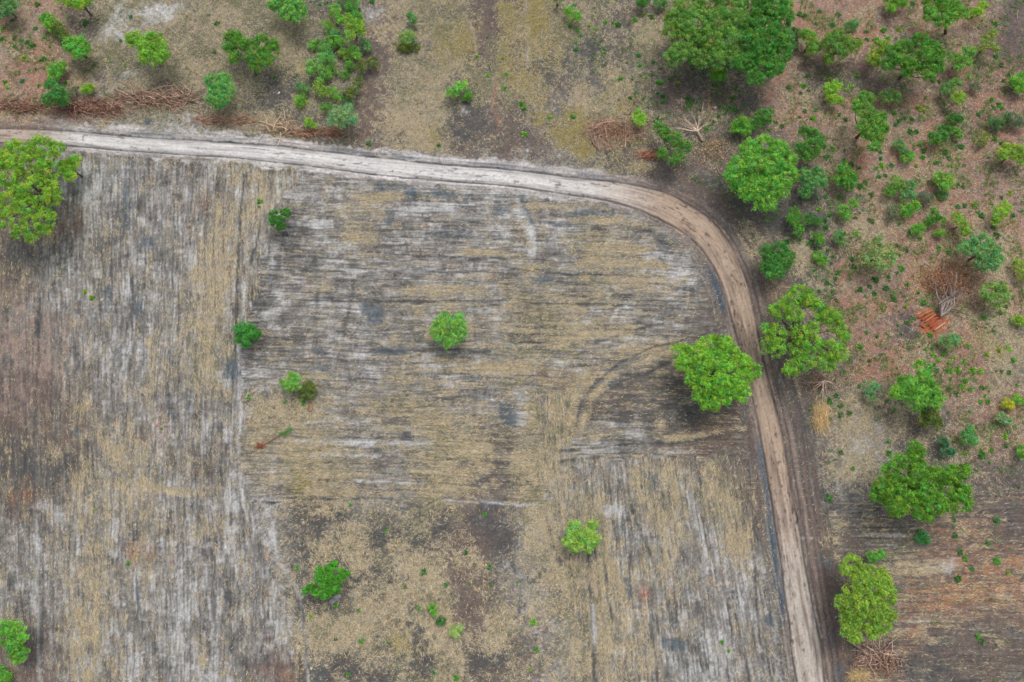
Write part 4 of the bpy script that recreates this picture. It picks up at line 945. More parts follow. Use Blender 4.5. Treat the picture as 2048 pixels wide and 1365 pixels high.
T("round_bush", [(1636,512,9),(1644,520,9)], 'green', "rounded bush right of the dark tree beside the road's outer bank", "bush")
T("dense_tree", [(1535,505,15),(1560,500,15),(1576,515,12),(1545,524,17),(1565,530,14),(1530,536,9),(1555,545,10),(1540,551,7)], (.05,.19,.03), "dense dark tree on the outer bank midway round the bend", "tree", mark="the dense dark tree on the outer bank")
T("bushy_tree", [(1983,580,13),(2005,590,12),(1990,604,11),(1970,590,8),(2000,575,10)], (.12,.25,.05), "soft light green tree right of the felled tree", "tree", dens=.75, mark="the soft tree right of the felled tree")
T("bush", [(1893,683,12),(1908,678,9)], (.11,.26,.07), "feathery bush below the red cut logs", "bush", mark="the feathery bush below the logs")
T("bush", [(2035,640,9),(2044,646,7)], 'yellow', "small yellow green bush cut by the right edge below the soft tree", "bush")
# --- lower right bushes
T("bush", [(1743,771,8),(1738,785,8),(1745,797,6),(1752,774,6)], (.09,.26,.08), "bluish leafy bush left of the narrow bright tree", "bush", mark="the bluish bush by the grass patch")
T("bush", [(1940,861,8),(1932,875,11),(1945,882,9)], (.08,.26,.06), "bright bluish bush above right of the star shaped tree", "bush", mark="the bright bluish bush")
T("bush", [(1885,885,9),(1890,899,10),(1902,904,6)], (.035,.15,.05), "dark bluish bush directly above the star shaped tree's right arm", "bush")
T("round_bush", [(2012,806,8),(2019,811,8)], (.26,.34,.03), "small golden yellow round bush near the right edge", "bush", mark="the golden round bush")
T("bush", [(2001,834,8),(2012,840,8)], (.13,.27,.09), "pale green bush just below the golden round bush", "bush")
T("bush", [(2034,798,7),(2045,801,8)], 'green', "green bush cut by the right edge beside the golden one", "bush")
T("bush", [(2046,898,9),(2042,908,7)], 'green', "green bush cut by the right edge above the brown field", "bush")
T("bush", [(1744,1115,8),(1738,1111,6),(1764,1107,7),(1755,1112,6)], (.09,.30,.04), "bright narrow bush touching the top of the speckled roadside tree", "bush")
T("round_bush", [(1840,1076,8),(1850,1078,8),(1845,1070,7)], (.045,.19,.04), "dark spiky round shrub below the star shaped tree", "shrub", ht=1.0, mark="the dark spiky round shrub")
T("round_bush", [(910,1257,7),(920,1257,6),(912,1269,7),(905,1266,5)], (.19,.36,.09), "light green leafy shrub in dark straw at bottom centre", "shrub", mark="the light shrub at bottom centre")
T("round_bush", [(864,1217,7),(869,1224,6)], 'green', "small green shrub, upper of three near the bottom centre", "shrub")
T("round_bush", [(882,1242,8)], (.06,.17,.04), "dull dark shrub, middle of three near the bottom centre", "shrub")

# ------------------------------------------------------------------ small plants (copies of a few meshes)
def plant_proto(kind, i):
    rg = np.random.default_rng(500 + i)
    hues = {'dark': (.045,.17,.035), 'green': (.085,.27,.035), 'lime': (.15,.34,.035), 'blue': (.07,.20,.06), 'yellow': (.21,.32,.03), 'dull': (.085,.16,.05)}
    V = []; C = []
    h = np.array(hues[kind])
    n = 46
    for j in range(n):
        th = rg.uniform(0, 6.28); el = rg.uniform(.15, 1.35); L = rg.uniform(.5, 1.0)
        d = np.array([math.cos(th) * math.cos(el), math.sin(th) * math.cos(el), math.sin(el) * .8])
        c0 = d * L * rg.uniform(.15, .5); c1 = d * L
        side = np.cross(d, [0, 0, 1.0]); side /= np.linalg.norm(side) + 1e-6
        wd = rg.uniform(.10, .17)
        mid = (c0 + c1) / 2 + np.array([0, 0, .05])
        V += [c0, mid + side * wd, c1 - np.array([0, 0, .08]), mid - side * wd]
        C += [np.clip(h * 1.7 * rg.uniform(.6, 1.35), 0, .7)] * 4
    Vl, Fl = [], []
    base = len(V)
    me = mesh_np("seedling", np.array(V), np.arange(len(V)).reshape(-1, 4), [M_LEAF], np.array(C))
    return me
PROT = {k: [plant_proto(k, i * 7 + len(k)) for i in range(3)] for k in ('dark', 'green', 'lime', 'blue', 'yellow', 'dull')}
SM = [ # x,y,r,kind
 (72,7,8,'dark'),(260,32,6,'dark'),(168,45,9,'dark'),(27,73,7,'dull'),(40,80,6,'blue'),(52,82,7,'blue'),(62,88,9,'dark'),(27,92,6,'dark'),(45,115,8,'yellow'),(86,117,8,'dark'),(42,160,7,'blue'),
 (8,163,6,'green'),(12,174,6,'lime'),(76,170,6,'green'),(125,86,7,'dark'),(87,28,5,'blue'),(3,55,7,'lime'),(68,55,7,'blue'),(433,45,8,'dull'),(428,103,7,'dull'),(350,170,5,'blue'),(219,122,4,'lime'),(22,40,6,'dull'),
 (240,80,5,'blue'),(418,30,4,'dark'),(128,165,7,'blue'),(2,75,7,'dark'),
 (593,150,5,'blue'),(531,67,5,'dull'),(547,155,5,'green'),(558,218,4,'dull'),(737,286,8,'blue'),(878,291,6,'dark'),(975,74,4,'blue'),(955,112,6,'lime'),(1006,116,5,'dull'),(1012,148,6,'green'),(975,150,6,'lime'),(1009,176,7,'green'),(1019,190,4,'lime'),
 (946,186,5,'dull'),(957,199,3,'dull'),(788,88,5,'dull'),(806,60,4,'dark'),(640,8,6,'blue'),(652,5,6,'dark'),(622,2,4,'dark'),(744,2,8,'dark'),(715,18,7,'dark'),(725,110,6,'dark'),
 (1140,50,7,'green'),(1155,59,7,'green'),(1178,50,6,'yellow'),(1192,57,6,'lime'),(1212,43,6,'green'),(1226,45,5,'green'),(1238,47,9,'dark'),(1270,38,8,'green'),(1303,32,8,'dark'),(1290,28,6,'lime'),(1148,10,7,'blue'),(1152,84,6,'green'),(1152,98,7,'dark'),
 (1161,70,6,'blue'),(1207,104,6,'lime'),(1276,110,8,'dark'),(1280,129,7,'green'),(1254,124,5,'dull'),(1307,124,6,'dark'),(1323,136,5,'blue'),(1241,156,8,'green'),(1281,148,5,'lime'),(1293,153,5,'lime'),(1305,149,5,'green'),(1320,163,10,'green'),(1338,158,5,'blue'),
 (1265,158,5,'dull'),(1260,195,6,'dark'),(1287,197,5,'dark'),(1315,185,6,'blue'),(1327,190,7,'dark'),(1328,203,7,'dark'),(1377,195,7,'dark'),(1378,210,8,'green'),(1392,200,7,'blue'),(1466,195,7,'green'),(1455,219,7,'green'),(1468,216,8,'green'),(1475,222,5,'dark'),
 (1440,211,6,'dark'),(1491,212,5,'green'),(1450,228,5,'blue'),(1404,220,5,'dark'),(1438,232,6,'dark'),(1428,243,6,'dark'),(1146,232,8,'green'),(1100,234,7,'lime'),(1043,206,8,'green'),(1048,215,8,'green'),(1048,266,9,'lime'),(1415,256,9,'green'),(1316,235,5,'dark'),
 (1356,165,6,'yellow'),(1186,285,4,'dull'),
 (1600,25,8,'dark'),(1610,30,7,'dark'),(1640,20,7,'blue'),(1582,6,9,'lime'),(1678,27,8,'dull'),(1667,48,8,'dark'),(1632,45,6,'blue'),(1770,58,9,'green'),(1778,75,8,'lime'),(1800,57,8,'yellow'),(1753,78,8,'green'),(1733,62,6,'dull'),(1826,5,7,'dark'),(1735,78,6,'dark'),
 (1578,173,8,'dull'),(1609,170,8,'green'),(1617,150,7,'dark'),(1618,180,6,'dark'),(1603,185,6,'dull'),(1716,150,7,'green'),(1703,172,8,'lime'),(1692,180,6,'lime'),(1687,168,5,'dark'),(1661,158,7,'yellow'),(1611,220,7,'dark'),(1633,218,7,'blue'),(1628,235,9,'lime'),(1600,234,5,'dark'),
 (1552,243,6,'blue'),(1540,240,9,'green'),(1565,252,7,'dull'),(1680,228,6,'blue'),(1693,238,7,'dull'),(1790,225,7,'green'),(1800,240,7,'dark'),(1812,235,6,'blue'),(1827,238,6,'dark'),(1792,249,6,'dark'),(1834,262,8,'dark'),(1822,263,7,'dark'),(1840,214,10,'yellow'),
 (1850,222,6,'yellow'),(1858,213,6,'lime'),(1892,208,5,'dull'),(1985,199,7,'green'),(2000,208,8,'green'),(1990,215,6,'blue'),(2005,215,6,'green'),(1958,227,7,'blue'),(1938,152,7,'lime'),(1995,112,8,'dark'),(2005,128,8,'dull'),(2010,160,7,'dull'),(1993,45,8,'green'),(1990,62,6,'green'),
 (2018,148,6,'dark'),(1880,163,6,'dark'),(1842,288,8,'green'),(1850,300,8,'dark'),(1848,313,8,'green'),(1892,302,10,'dark'),(1900,315,7,'dark'),(1905,330,7,'lime'),(1924,292,9,'dark'),(1993,276,8,'green'),(2005,286,7,'dark'),(1765,328,9,'lime'),(1754,336,7,'green'),(1720,335,7,'green'),
 (1705,328,9,'dark'),(1690,320,8,'green'),(1700,345,6,'dark'),(1668,296,8,'green'),(1655,312,9,'dark'),(1690,300,5,'blue'),(1762,316,6,'dark'),(1785,330,7,'blue'),(1833,330,6,'yellow'),(1875,325,7,'dark'),(1930,330,5,'dull'),(1762,303,6,'dark'),
 (1722,372,9,'dark'),(1732,365,7,'dark'),(1760,352,8,'green'),(1772,350,6,'dark'),(1745,388,8,'dull'),(1680,393,8,'green'),(1652,393,7,'blue'),(1640,418,7,'lime'),(1652,440,8,'dark'),(1637,398,5,'blue'),(1714,467,8,'lime'),(1746,442,8,'dull'),(1740,438,6,'dark'),(1712,435,6,'dull'),
 (1800,447,6,'green'),(1690,466,6,'dark'),(1592,470,8,'green'),(1602,478,6,'dark'),(1575,482,8,'dark'),(1618,487,8,'green'),(1605,462,7,'dark'),(1654,455,8,'dark'),(1660,430,7,'dark'),(1840,477,7,'green'),(1868,418,8,'lime'),(1850,450,6,'dark'),(1887,452,6,'dark'),
 (1918,368,6,'blue'),(1932,410,7,'dark'),(1918,412,8,'blue'),(1928,374,6,'dark'),(1950,408,7,'yellow'),(1965,430,9,'dark'),(1990,455,7,'dull'),(2022,385,8,'yellow'),(2028,430,7,'dark'),(2005,395,6,'dull'),(1996,470,10,'dull'),(1958,425,6,'green'),(1880,495,8,'green'),(1900,503,7,'green'),
 (1815,500,7,'dull'),(1805,536,9,'green'),(1795,545,5,'dark'),(1795,490,6,'dull'),(1705,517,7,'dark'),(1710,532,8,'dark'),(1657,500,7,'dark'),(1668,513,5,'dark'),(1629,540,6,'dark'),(1664,527,5,'dark'),(1647,522,6,'green'),
 (1676,545,8,'dark'),(1672,557,6,'dark'),(1657,566,8,'dark'),(1664,572,5,'dark'),(1722,578,8,'dark'),(1714,583,5,'dark'),(1741,573,7,'dark'),(1750,586,7,'dark'),(1755,560,9,'dark'),(1748,556,6,'dark'),(1779,554,6,'dark'),(1773,576,9,'dark'),(1780,562,4,'dark'),(1816,568,7,'green'),(1638,582,6,'dark'),
 (1668,584,7,'dull'),(1674,600,6,'dull'),(1790,600,7,'dull'),(1785,592,5,'dark'),(1837,585,6,'green'),(1855,592,5,'yellow'),(1850,605,7,'green'),(1813,612,6,'yellow'),(1845,608,5,'dark'),(1815,645,7,'dull'),(1796,651,5,'dark'),(1804,668,5,'dull'),(1735,665,6,'blue'),(1755,673,5,'dark'),(1862,670,8,'green'),
 (1970,636,7,'green'),(2003,625,8,'dull'),(2012,612,6,'dull'),(1828,636,5,'green'),(1865,697,6,'green'),(1852,699,6,'green'),
 (1867,710,7,'lime'),(1880,720,7,'lime'),(1898,727,6,'lime'),(1909,714,6,'lime'),(1930,723,7,'lime'),(1905,742,8,'lime'),(1918,740,8,'lime'),(1948,740,9,'lime'),(1962,743,9,'lime'),(1903,757,6,'green'),(1932,762,9,'green'),(1928,775,8,'lime'),(1942,779,8,'green'),(1966,775,8,'dull'),(1972,791,6,'lime'),
 (1915,786,6,'dark'),(1895,742,7,'green'),(1870,730,6,'green'),(1875,740,7,'blue'),(1863,753,6,'dull'),(1890,705,6,'green'),(1938,692,6,'lime'),(1885,762,6,'blue'),(1900,778,7,'dull'),(1963,804,7,'green'),(1978,803,7,'green'),(2000,700,8,'yellow'),(2020,697,9,'lime'),(1975,708,7,'yellow'),(2030,720,9,'green'),
 (2020,745,7,'dark'),(2005,742,6,'dull'),(2035,770,5,'green'),(1942,823,6,'green'),(1898,825,5,'dull'),(1800,800,4,'dark'),
 (1722,693,8,'green'),(1690,743,5,'dark'),(1720,773,7,'blue'),(1730,763,5,'blue'),(1741,721,6,'dull'),(1775,802,6,'blue'),(1790,820,6,'green'),(1660,802,10,'dark'),(1675,792,8,'dark'),(1682,812,8,'dull'),(1700,826,8,'dull'),(1662,838,7,'dull'),(1683,830,8,'dull'),(1778,884,6,'green'),(1781,906,9,'green'),
 (1707,937,7,'green'),(1683,905,7,'dull'),(1740,945,5,'dull'),(1660,996,10,'dark'),(1967,910,11,'green'),(1985,900,7,'green'),(2013,873,9,'lime'),(2015,891,8,'dull'),(1980,925,5,'blue'),(1933,908,7,'yellow'),(1950,868,6,'dark'),(2040,975,5,'dull'),
 (1910,1040,8,'olive' if False else 'dull'),(1996,1042,10,'blue'),(1912,1073,8,'dark'),(1907,1055,5,'dull'),(1977,1087,7,'blue'),(1923,1104,8,'blue'),(1933,1119,8,'green'),(1946,1139,7,'blue'),(1919,1157,10,'dark'),(1996,1122,11,'green'),(2018,1146,7,'yellow'),(1958,1274,8,'green'),(1966,1284,9,'dull'),(1840,1060,6,'dull'),
 (1994,1292,4,'blue'),
 (168,584,7,'yellow'),(182,595,8,'lime'),(518,402,8,'green'),(518,414,4,'dark'),(606,805,8,'green'),(570,803,7,'blue'),(497,793,7,'green'),(700,1010,5,'green'),(255,1128,6,'green'),(190,1020,4,'yellow'),(322,858,4,'green'),
 (771,1062,5,'green'),(847,1145,9,'dark'),(891,1171,7,'dark'),(932,1105,6,'dark'),(978,1135,7,'blue'),(981,1170,6,'blue'),(938,1167,5,'blue'),(969,1028,6,'green'),(716,1222,6,'green'),(722,1283,8,'green'),(671,1211,7,'green'),(620,1234,6,'lime'),(670,1280,6,'dull'),(695,1350,6,'green'),(912,1358,9,'green'),
 (867,1347,7,'blue'),(594,1137,7,'green'),(811,1175,6,'dull'),(838,1218,6,'green'),(1067,1246,9,'lime'),(1062,1242,5,'lime'),(1073,1300,7,'green'),(1059,1340,5,'yellow'),(1445,1285,6,'green'),(1458,1303,5,'green'),(777,1287,5,'dull'),(1035,1165,4,'green'),(700,1095,4,'dull'),
 (588,755,0,'x'),
]
SM = [s for s in SM if s[2] > 0]
LM_OTHER = [(1225,270,"the ring of uprooted branches"),(1420,265,"the pale fallen tree"),(1885,600,"the big felled tree"),(1640,770,"the root tangle"),(545,880,"the fallen sapling in the field"),(1745,1315,"the branch pile at the bottom right")]
MARKS = [m for m in LM if m[2].startswith("the ")] + LM_OTHER
DIRS = ["right of", "below right of", "below", "below left of", "left of", "above left of", "above", "above right of"]
SIZEW = lambda r: "tiny" if r <= 5 else ("small" if r <= 7 else ("medium" if r <= 8 else "leafy"))
KW = {'dark': 'dark green', 'green': 'mid green', 'lime': 'lime green', 'blue': 'bluish green', 'yellow': 'yellow green', 'dull': 'dull green'}
NW = ["", "second ", "third ", "fourth ", "fifth ", "sixth ", "seventh ", "eighth ", "ninth ", "tenth "]
def where(px, py, rank=0):
    L = sorted(MARKS, key=lambda m: math.hypot(m[0] - px, m[1] - py))
    m = L[rank]
    dx, dy = px - m[0], py - m[1]
    a = math.degrees(math.atan2(dy, dx)) % 360
    return DIRS[int(((a + 22.5) % 360) // 45)], m[2], math.hypot(dx, dy)
rows = []
for (x, y, r, kd) in SM:
    dr, lm, ds_ = where(x, y)
    rows.append([x, y, r, kd, dr, lm, ds_])
groups_ = {}
for i, rw in enumerate(rows):
    groups_.setdefault((SIZEW(rw[2]), rw[3], rw[4], rw[5]), []).append(i)
labels = {}
for key, ids in groups_.items():
    ids.sort(key=lambda i: rows[i][6])
    for q, i in enumerate(ids):
        sz, kd, dr, lm = key
        if len(ids) == 1: t_ = f"{sz} {KW[kd]} plant {dr} {lm}"
        elif q == 0: t_ = f"{sz} {KW[kd]} plant {dr} {lm}, nearest one"
        elif q == len(ids) - 1 : t_ = f"{sz} {KW[kd]} plant {dr} {lm}, farthest one"
        else: t_ = f"{sz} {KW[kd]} plant {dr} {lm}, {NW[q].strip()} nearest one"
        labels[i] = t_ if len(t_.split()) <= 16 else t_.replace(' plant', '').replace('the ', '')
protos_used = {}
for i, (x, y, r, kd, dr, lm, ds_) in enumerate(rows):
    me = PROT[kd][i % 3]
    rw = r * depth(x, y) / F * 1.12
    X, Y, Z = P(x, y, rw * .5)
    if (kd, i % 3) not in protos_used:
        o = add_obj("seedling", me); protos_used[(kd, i % 3)] = o
    else:
        o = protos_used[(kd, i % 3)].copy(); COL.objects.link(o)
    o.location = (X, Y, zat(X, Y)); o.scale = (rw, rw, rw * random.uniform(.75, 1.1)); o.rotation_euler = (0, 0, random.uniform(0, 6.28))
    tag(o, labels[i], "small plant", "small plants dotted over the ground")

# ------------------------------------------------------------------ dead wood
def branchy(Vl, Fl, p, d, L, r, lvl, rg, flat=.35, spread=.6, nb=3, segs=4):
    pts = [np.array(p, float)]
    dv = np.array(d, float); dv /= np.linalg.norm(dv)
    for s in range(segs):
        dv = dv + rg.normal(0, .16, 3) * np.array([1, 1, flat]); dv /= np.linalg.norm(dv)
        q = pts[-1] + dv * L / segs
        q[2] = max(q[2], .06 + r)
        pts.append(q)
    rr = [r * (1 - .6 * i / segs) for i in range(segs + 1)]
    tube(Vl, Fl, pts, rr, 5 if r > .04 else 3)
    if lvl > 0:
        for j in range(nb):
            k_ = rg.integers(1, segs + 1)
            a = rg.normal(0, spread)
            nd = np.array([dv[0] * math.cos(a) - dv[1] * math.sin(a), dv[0] * math.sin(a) + dv[1] * math.cos(a), dv[2] + rg.normal(0, flat)])
            branchy(Vl, Fl, pts[k_], nd, L * rg.uniform(.45, .75), rr[k_] * .62, lvl - 1, rg, flat, spread, nb, segs)
def dead_obj(name, px, py, fn, rgb, label, cat, seed=0, group=None, leaves=None):
    rg = np.random.default_rng(seed)
    X, Y, _ = P(px, py); base = np.array([X, Y, zat(X, Y)])
    root = bpy.data.objects.new(name, None); COL.objects.link(root); root.location = base; root.empty_display_size = .2
    tag(root, label, cat, group)
    Vl, Fl = [], []
    fn(Vl, Fl, rg, base)
    n = len(Vl)
    c = srgb(*[min(255, q_ * 1.2 + 8) for q_ in rgb]) / EXPO_K
    cc = np.tile(c, (n, 1)) * np.repeat(rg.uniform(.35, 1.7, (n + 15) // 16 + 1), 16)[:n, None]
    add_obj("branches", mesh_np("branches", np.array(Vl), np.array(Fl), [M_BARK], cc, smooth=False), root)
    if leaves:
        leaves = (int(leaves[0] * .55), leaves[1], tuple(.6 * q_ + .4 * w_ for q_, w_ in zip(leaves[2], (176, 150, 122))))
        nL, (lx, ly, lrx, lry), lrgb = leaves
        V, C = [], []
        for _ in range(nL):
            a, b = rg.normal(lx, lrx * .62), rg.normal(ly, lry * .55)
            hz = rg.uniform(.05, .9) * max(0, 1 - ((a - lx) / lrx) ** 2 - ((b - ly) / lry) ** 2) + .05
            Q = np.array(P(a, b, hz)) - base
            s = rg.uniform(.06, .17); t1 = rg.normal(size=3); t1 /= np.linalg.norm(t1); t2 = np.cross(t1, rg.normal(size=3)); t2 /= np.linalg.norm(t2)
            V += [Q - t1 * s, Q + t2 * s * .6, Q + t1 * s, Q - t2 * s * .6]
            C += [srgb(*lrgb) * rg.uniform(.5, 1.7) / EXPO_K] * 4
        add_obj("dead_leaves", mesh_np("dead_leaves", np.array(V), np.arange(len(V)).reshape(-1, 4), [M_LITTER], np.array(C)), root)
    return root
def rel(base, x, y, z=.1):
    return np.array(P(x, y, z)) - base
def pile(x, y, rx, ry, n, r0=.03, L0=1.1, ang=None, hmax=.5):
    r0 *= 1.7; L0 *= 1.5; n = int(n * .8)
    def fn(Vl, Fl, rg, base):
        for _ in range(n):
            a, b = x + rg.uniform(-1, 1) * rx * 1.05, rg.normal(y + 3 * math.sin(x), ry * .5)
            h = hmax * rg.uniform(.1, 1)
            p0 = rel(base, a, b, h)
            th = rg.uniform(0, 6.28) if ang is None else rg.normal(ang, .55) + (math.pi if rg.random() < .5 else 0)
            L = L0 * rg.uniform(.4, 1.5)
            p1 = p0 + np.array([math.cos(th) * L, math.sin(th) * L, rg.uniform(-.2, .25)])
            p1[2] = max(p1[2], .05)
            r = r0 * rg.uniform(.4, 1.5)
            tube(Vl, Fl, curved(p0, p1, 4, .08, rg), [r, r * .85, r * .7, r * .45], 4)
    return fn
GP = "brush heaps pushed along the upper roadside"
dead_obj("brush_pile", 55, 214, pile(50,212,64,12,260,.028,1.2,0), (128,98,84), "long brown brush heap at the far left end above the road", "brush pile", 1, GP, (500,(50,214,62,14),(132,84,64)))
dead_obj("brush_pile", 185, 217, pile(185,214,56,20,330,.03,1.3,-.3), (130,98,84), "thick reddish brush heap between the dark bush and the road", "brush pile", 2, GP, (700,(185,216,55,18),(126,80,62)))
dead_obj("brush_pile", 320, 198, pile(318,198,66,15,340,.035,1.5,-.3), (140,116,100), "longest brush heap with grey stems above the dip in the road bank", "brush pile", 3, GP, (500,(320,202,66,14),(140,92,64)))
dead_obj("brush_pile", 445, 243, pile(445,242,52,9,200,.022,.9,-.2), (150,120,100), "low rusty brush heap under the upright light green tree", "brush pile", 4, GP, (350,(450,244,50,9),(156,112,84)))
dead_obj("brush_pile", 560, 255, pile(560,252,26,12,90,.028,1.3,None), (160,138,116), "small pale brush heap with upright sticks left of the rusty strip", "brush pile", 5, GP, (90,(560,252,24,10),(132,94,72)))
dead_obj("brush_pile", 635, 268, pile(632,267,48,8,160,.022,.9,-.1), (146,108,88), "thin rusty orange brush strip under the pale round bush", "brush pile", 6, GP, (420,(632,268,48,8),(158,112,84)))
dead_obj("brush_pile", 1300, 313, pile(1300,312,20,8,90,.025,.9,.3), (156,110,88), "small reddish brush heap left of the ragged tree above the bend", "brush pile", 7, GP, (160,(1300,312,18,7),(160,96,70)))
def ring(Vl, Fl, rg, base):
    for (cx_, cy_, n) in [(1185,255,60),(1192,275,60),(1205,245,60),(1230,248,50),(1215,290,50),(1250,250,40),(1245,275,40),(1285,265,40),(1262,268,40)]:
        for _ in range(n):
            a, b = rg.normal(cx_, 9), rg.normal(cy_, 8)
            p0 = rel(base, a, b, rg.uniform(.1, .8)); th = rg.uniform(0, 6.28); L = rg.uniform(.4, 1.6)
            p1 = p0 + np.array([math.cos(th) * L, math.sin(th) * L, rg.uniform(-.3, .2)]); p1[2] = max(.05, p1[2])
            r = rg.uniform(.015, .04)
            tube(Vl, Fl, curved(p0, p1, 4, .1, rg), [r, r * .8, r * .6, r * .4], 4)
    for pts in [[(1195,238),(1180,262),(1186,285),(1200,300)],[(1210,252),(1213,275),(1222,302)],[(1198,300),(1190,280),(1188,262)],[(1250,295),(1252,272),(1262,262)],[(1240,278),(1256,268),(1262,250)],[(1230,242),(1204,246),(1186,258)]]:
        q = [rel(base, a, b, .35) for a, b in pts]
        tube(Vl, Fl, q, [.1, .085, .07, .05][:len(q)], 6)
dead_obj("brush_pile", 1215, 275, ring, (150,122,106), "ring of uprooted branches and reddish roots on the upper grass", "brush pile", 8, None, (1100,(1222,262,44,20),(150,92,68)))
def fallen_pale(Vl, Fl, rg, base):
    b = rel(base, 1405, 282, .25); f = rel(base, 1395, 262, .6)
    tube(Vl, Fl, [b, (b + f) / 2, f], [.2, .17, .14], 7)
    for tgt in [(1350,260),(1365,235),(1372,225),(1388,222),(1400,222),(1408,232),(1412,245),(1355,248),(1352,270)]:
        e = rel(base, tgt[0], tgt[1], .9)
        L = np.linalg.norm(e - f)
        branchy(Vl, Fl, f, e - f, L, .06, 3, rg, .22, .5, 4)
dead_obj("fallen_tree", 1405, 284, fallen_pale, (176,156,140), "pale leafless fallen tree with fan of bare branches near the bend", "fallen tree", 9, None, (900,(1425,300,36,22),(170,146,110)))
def felled_big(Vl, Fl, rg, base):
    b = rel(base, 1881, 632, .5); f = rel(base, 1896, 606, 1.3)
    for off in (0, 4, 8, 12, -4, -8):
        f2 = rel(base, 1890 + off * 1.6, 606 + abs(off) * .4, 1.3)
        tube(Vl, Fl, curved(b, f2, 4, .03, rg), [.2, .16, .12, .1], 6)
        for _ in range(3):
            e = rel(base, rg.uniform(1840, 1962), rg.uniform(525, 590), rg.uniform(.6, 2.2))
            branchy(Vl, Fl, f2, e - f2, np.linalg.norm(e - f2) * .7, .06, 3, rg, .3, .5, 3)
    for pts in [[(1883,612),(1874,590),(1870,565)],[(1900,618),(1915,620),(1935,632)],[(1860,535),(1850,525),(1845,518)]]:
        q = [rel(base, a, b2, .8) for a, b2 in pts]
        tube(Vl, Fl, q, [.11, .08, .05], 6)
    for _ in range(5):
        e = rel(base, rg.uniform(1940, 1970), rg.uniform(560, 590), .8); s = rel(base, 1942, 583, .4)
        branchy(Vl, Fl, s, e - s, np.linalg.norm(e - s) + .5, .04, 1, rg, .3, .4, 4)
dead_obj("felled_tree", 1882, 630, felled_big, (124,112,106), "big felled tree with grey limbs and withered orange leaves beside red logs", "felled tree", 10, None, (5200,(1897,565,56,36),(176,116,74)))
# sawn logs
M_LOG = attr_material("cut_wood", .8, 0, .2, .25, 6.0)
logs = [((1837,636),(1862,618),(196,104,66),"the upper left"),((1844,641),(1866,625),(184,86,50),"the second from upper left"),((1850,645),(1872,629),(200,112,74),"the third from upper left"),
        ((1856,651),(1877,634),(182,84,50),"the middle"),((1862,656),(1880,640),(176,80,48),"the dark"),((1868,661),(1891,645),(214,150,118),"the palest lower right"),((1840,650),(1850,656),(186,86,52),"the short lower left"),((1848,628),(1866,621),(204,120,84),"the thin upper")]
for (a, b, rgb, w_) in logs:
    A_, B_ = np.array(P(*a, .2)), np.array(P(*b, .2))
    c0 = (A_ + B_) / 2; c0[2] = zat(c0[0], c0[1])
    Vl, Fl = [], []
    rg = np.random.default_rng(a[0])
    r = .125
    q = [A_ - c0, (A_ * .66 + B_ * .34) - c0 + rg.normal(0, .02, 3), (A_ * .33 + B_ * .67) - c0 + rg.normal(0, .02, 3), B_ - c0]
    q = [q[0] * .999] + q + [q[-1] * .999]
    tube(Vl, Fl, q, [.001, r, r * .96, r * .92, r * .88, .001], 8)
    c_ = srgb(*[q_ * .85 + 26 for q_ in rgb]) / EXPO_K
    o = add_obj("log", mesh_np("log", np.array(Vl), np.array(Fl), [M_LOG], np.tile(c_, (len(Vl), 1)) * rg.uniform(.8, 1.15, (len(Vl), 1))), None, c0)
    tag(o, f"red orange sawn log by the felled tree, {w_} one", "log", "sawn logs beside the felled tree")
def roots(Vl, Fl, rg, base):
    s = rel(base, 1648, 762, .8)
    for tgt in [(1608,778),(1615,765),(1630,785),(1642,795),(1650,795),(1662,785),(1675,770),(1685,768),(1680,782),(1600,770),(1655,790),(1636,790)]:
        e = rel(base, tgt[0], tgt[1], .3)
        branchy(Vl, Fl, s, e - s, np.linalg.norm(e - s), .06, 2, rg, .3, .5, 3)
dead_obj("root_tangle", 1646, 775, roots, (160,144,132), "tangle of bare grey roots sticking out below the large ragged tree", "dead branches", 11, None, (500,(1640,768,44,16),(156,112,76)))
def brpile(Vl, Fl, rg, base):
    for pts, r in [([(1695,1281),(1712,1292),(1735,1308)],.1),([(1738,1300),(1760,1306),(1776,1307)],.07),([(1725,1300),(1750,1318),(1772,1336)],.1),([(1768,1308),(1770,1325),(1776,1350)],.08),([(1725,1290),(1745,1300),(1765,1325)],.07)]:
        tube(Vl, Fl, [rel(base, a, b, .35) for a, b in pts], [r, r * .8, r * .55], 6)
    pile(1750,1312,34,22,130,.025,1.0,None,.6)(Vl, Fl, rg, base)
dead_obj("brush_pile", 1745, 1312, brpile, (146,122,108), "heap of crossed branches below the speckled roadside tree", "brush pile", 12, None, (900,(1775,1330,36,26),(168,126,106)))
dead_obj("dry_clump", 1645, 830, pile(1642,832,12,24,1100,.007,.7,1.4,.5), (184,160,118), "golden dry grass clump on the right bank of the road", "grass clump", 13)
dead_obj("dry_clump", 1718, 1350, pile(1718,1352,15,12,800,.007,.5,None,.3), (176,156,116), "round straw clump at the bottom edge right of the road", "grass clump", 14)
dead_obj("dead_shrub", 645, 262, lambda Vl, Fl, rg, base: [branchy(Vl, Fl, rel(base,645,260,.1), np.array([rg.normal(0,.35), .5, 1.2]), 1.5, .05, 2, rg, .5, .4, 2) for _ in range(3)], (178,160,150), "bare pale pinkish dead shrub left of the pale round bush", "dead shrub", 15)
def sap(Vl, Fl, rg, base):
    q = [rel(base, 515, 893, .3), rel(base, 530, 888, .2), rel(base, 548, 877, .22), rel(base, 565, 867, .3)]
    tube(Vl, Fl, q, [.10, .08, .06, .04], 6)
    for _ in range(26):
        p0 = rel(base, rg.normal(518, 5), rg.normal(893, 3), .25); d_ = rg.normal(size=3)
        tube(Vl, Fl, curved(p0, p0 + d_ * .35 + np.array([0, 0, .1]), 4, .1, rg), [.03, .025, .02, .01], 4)
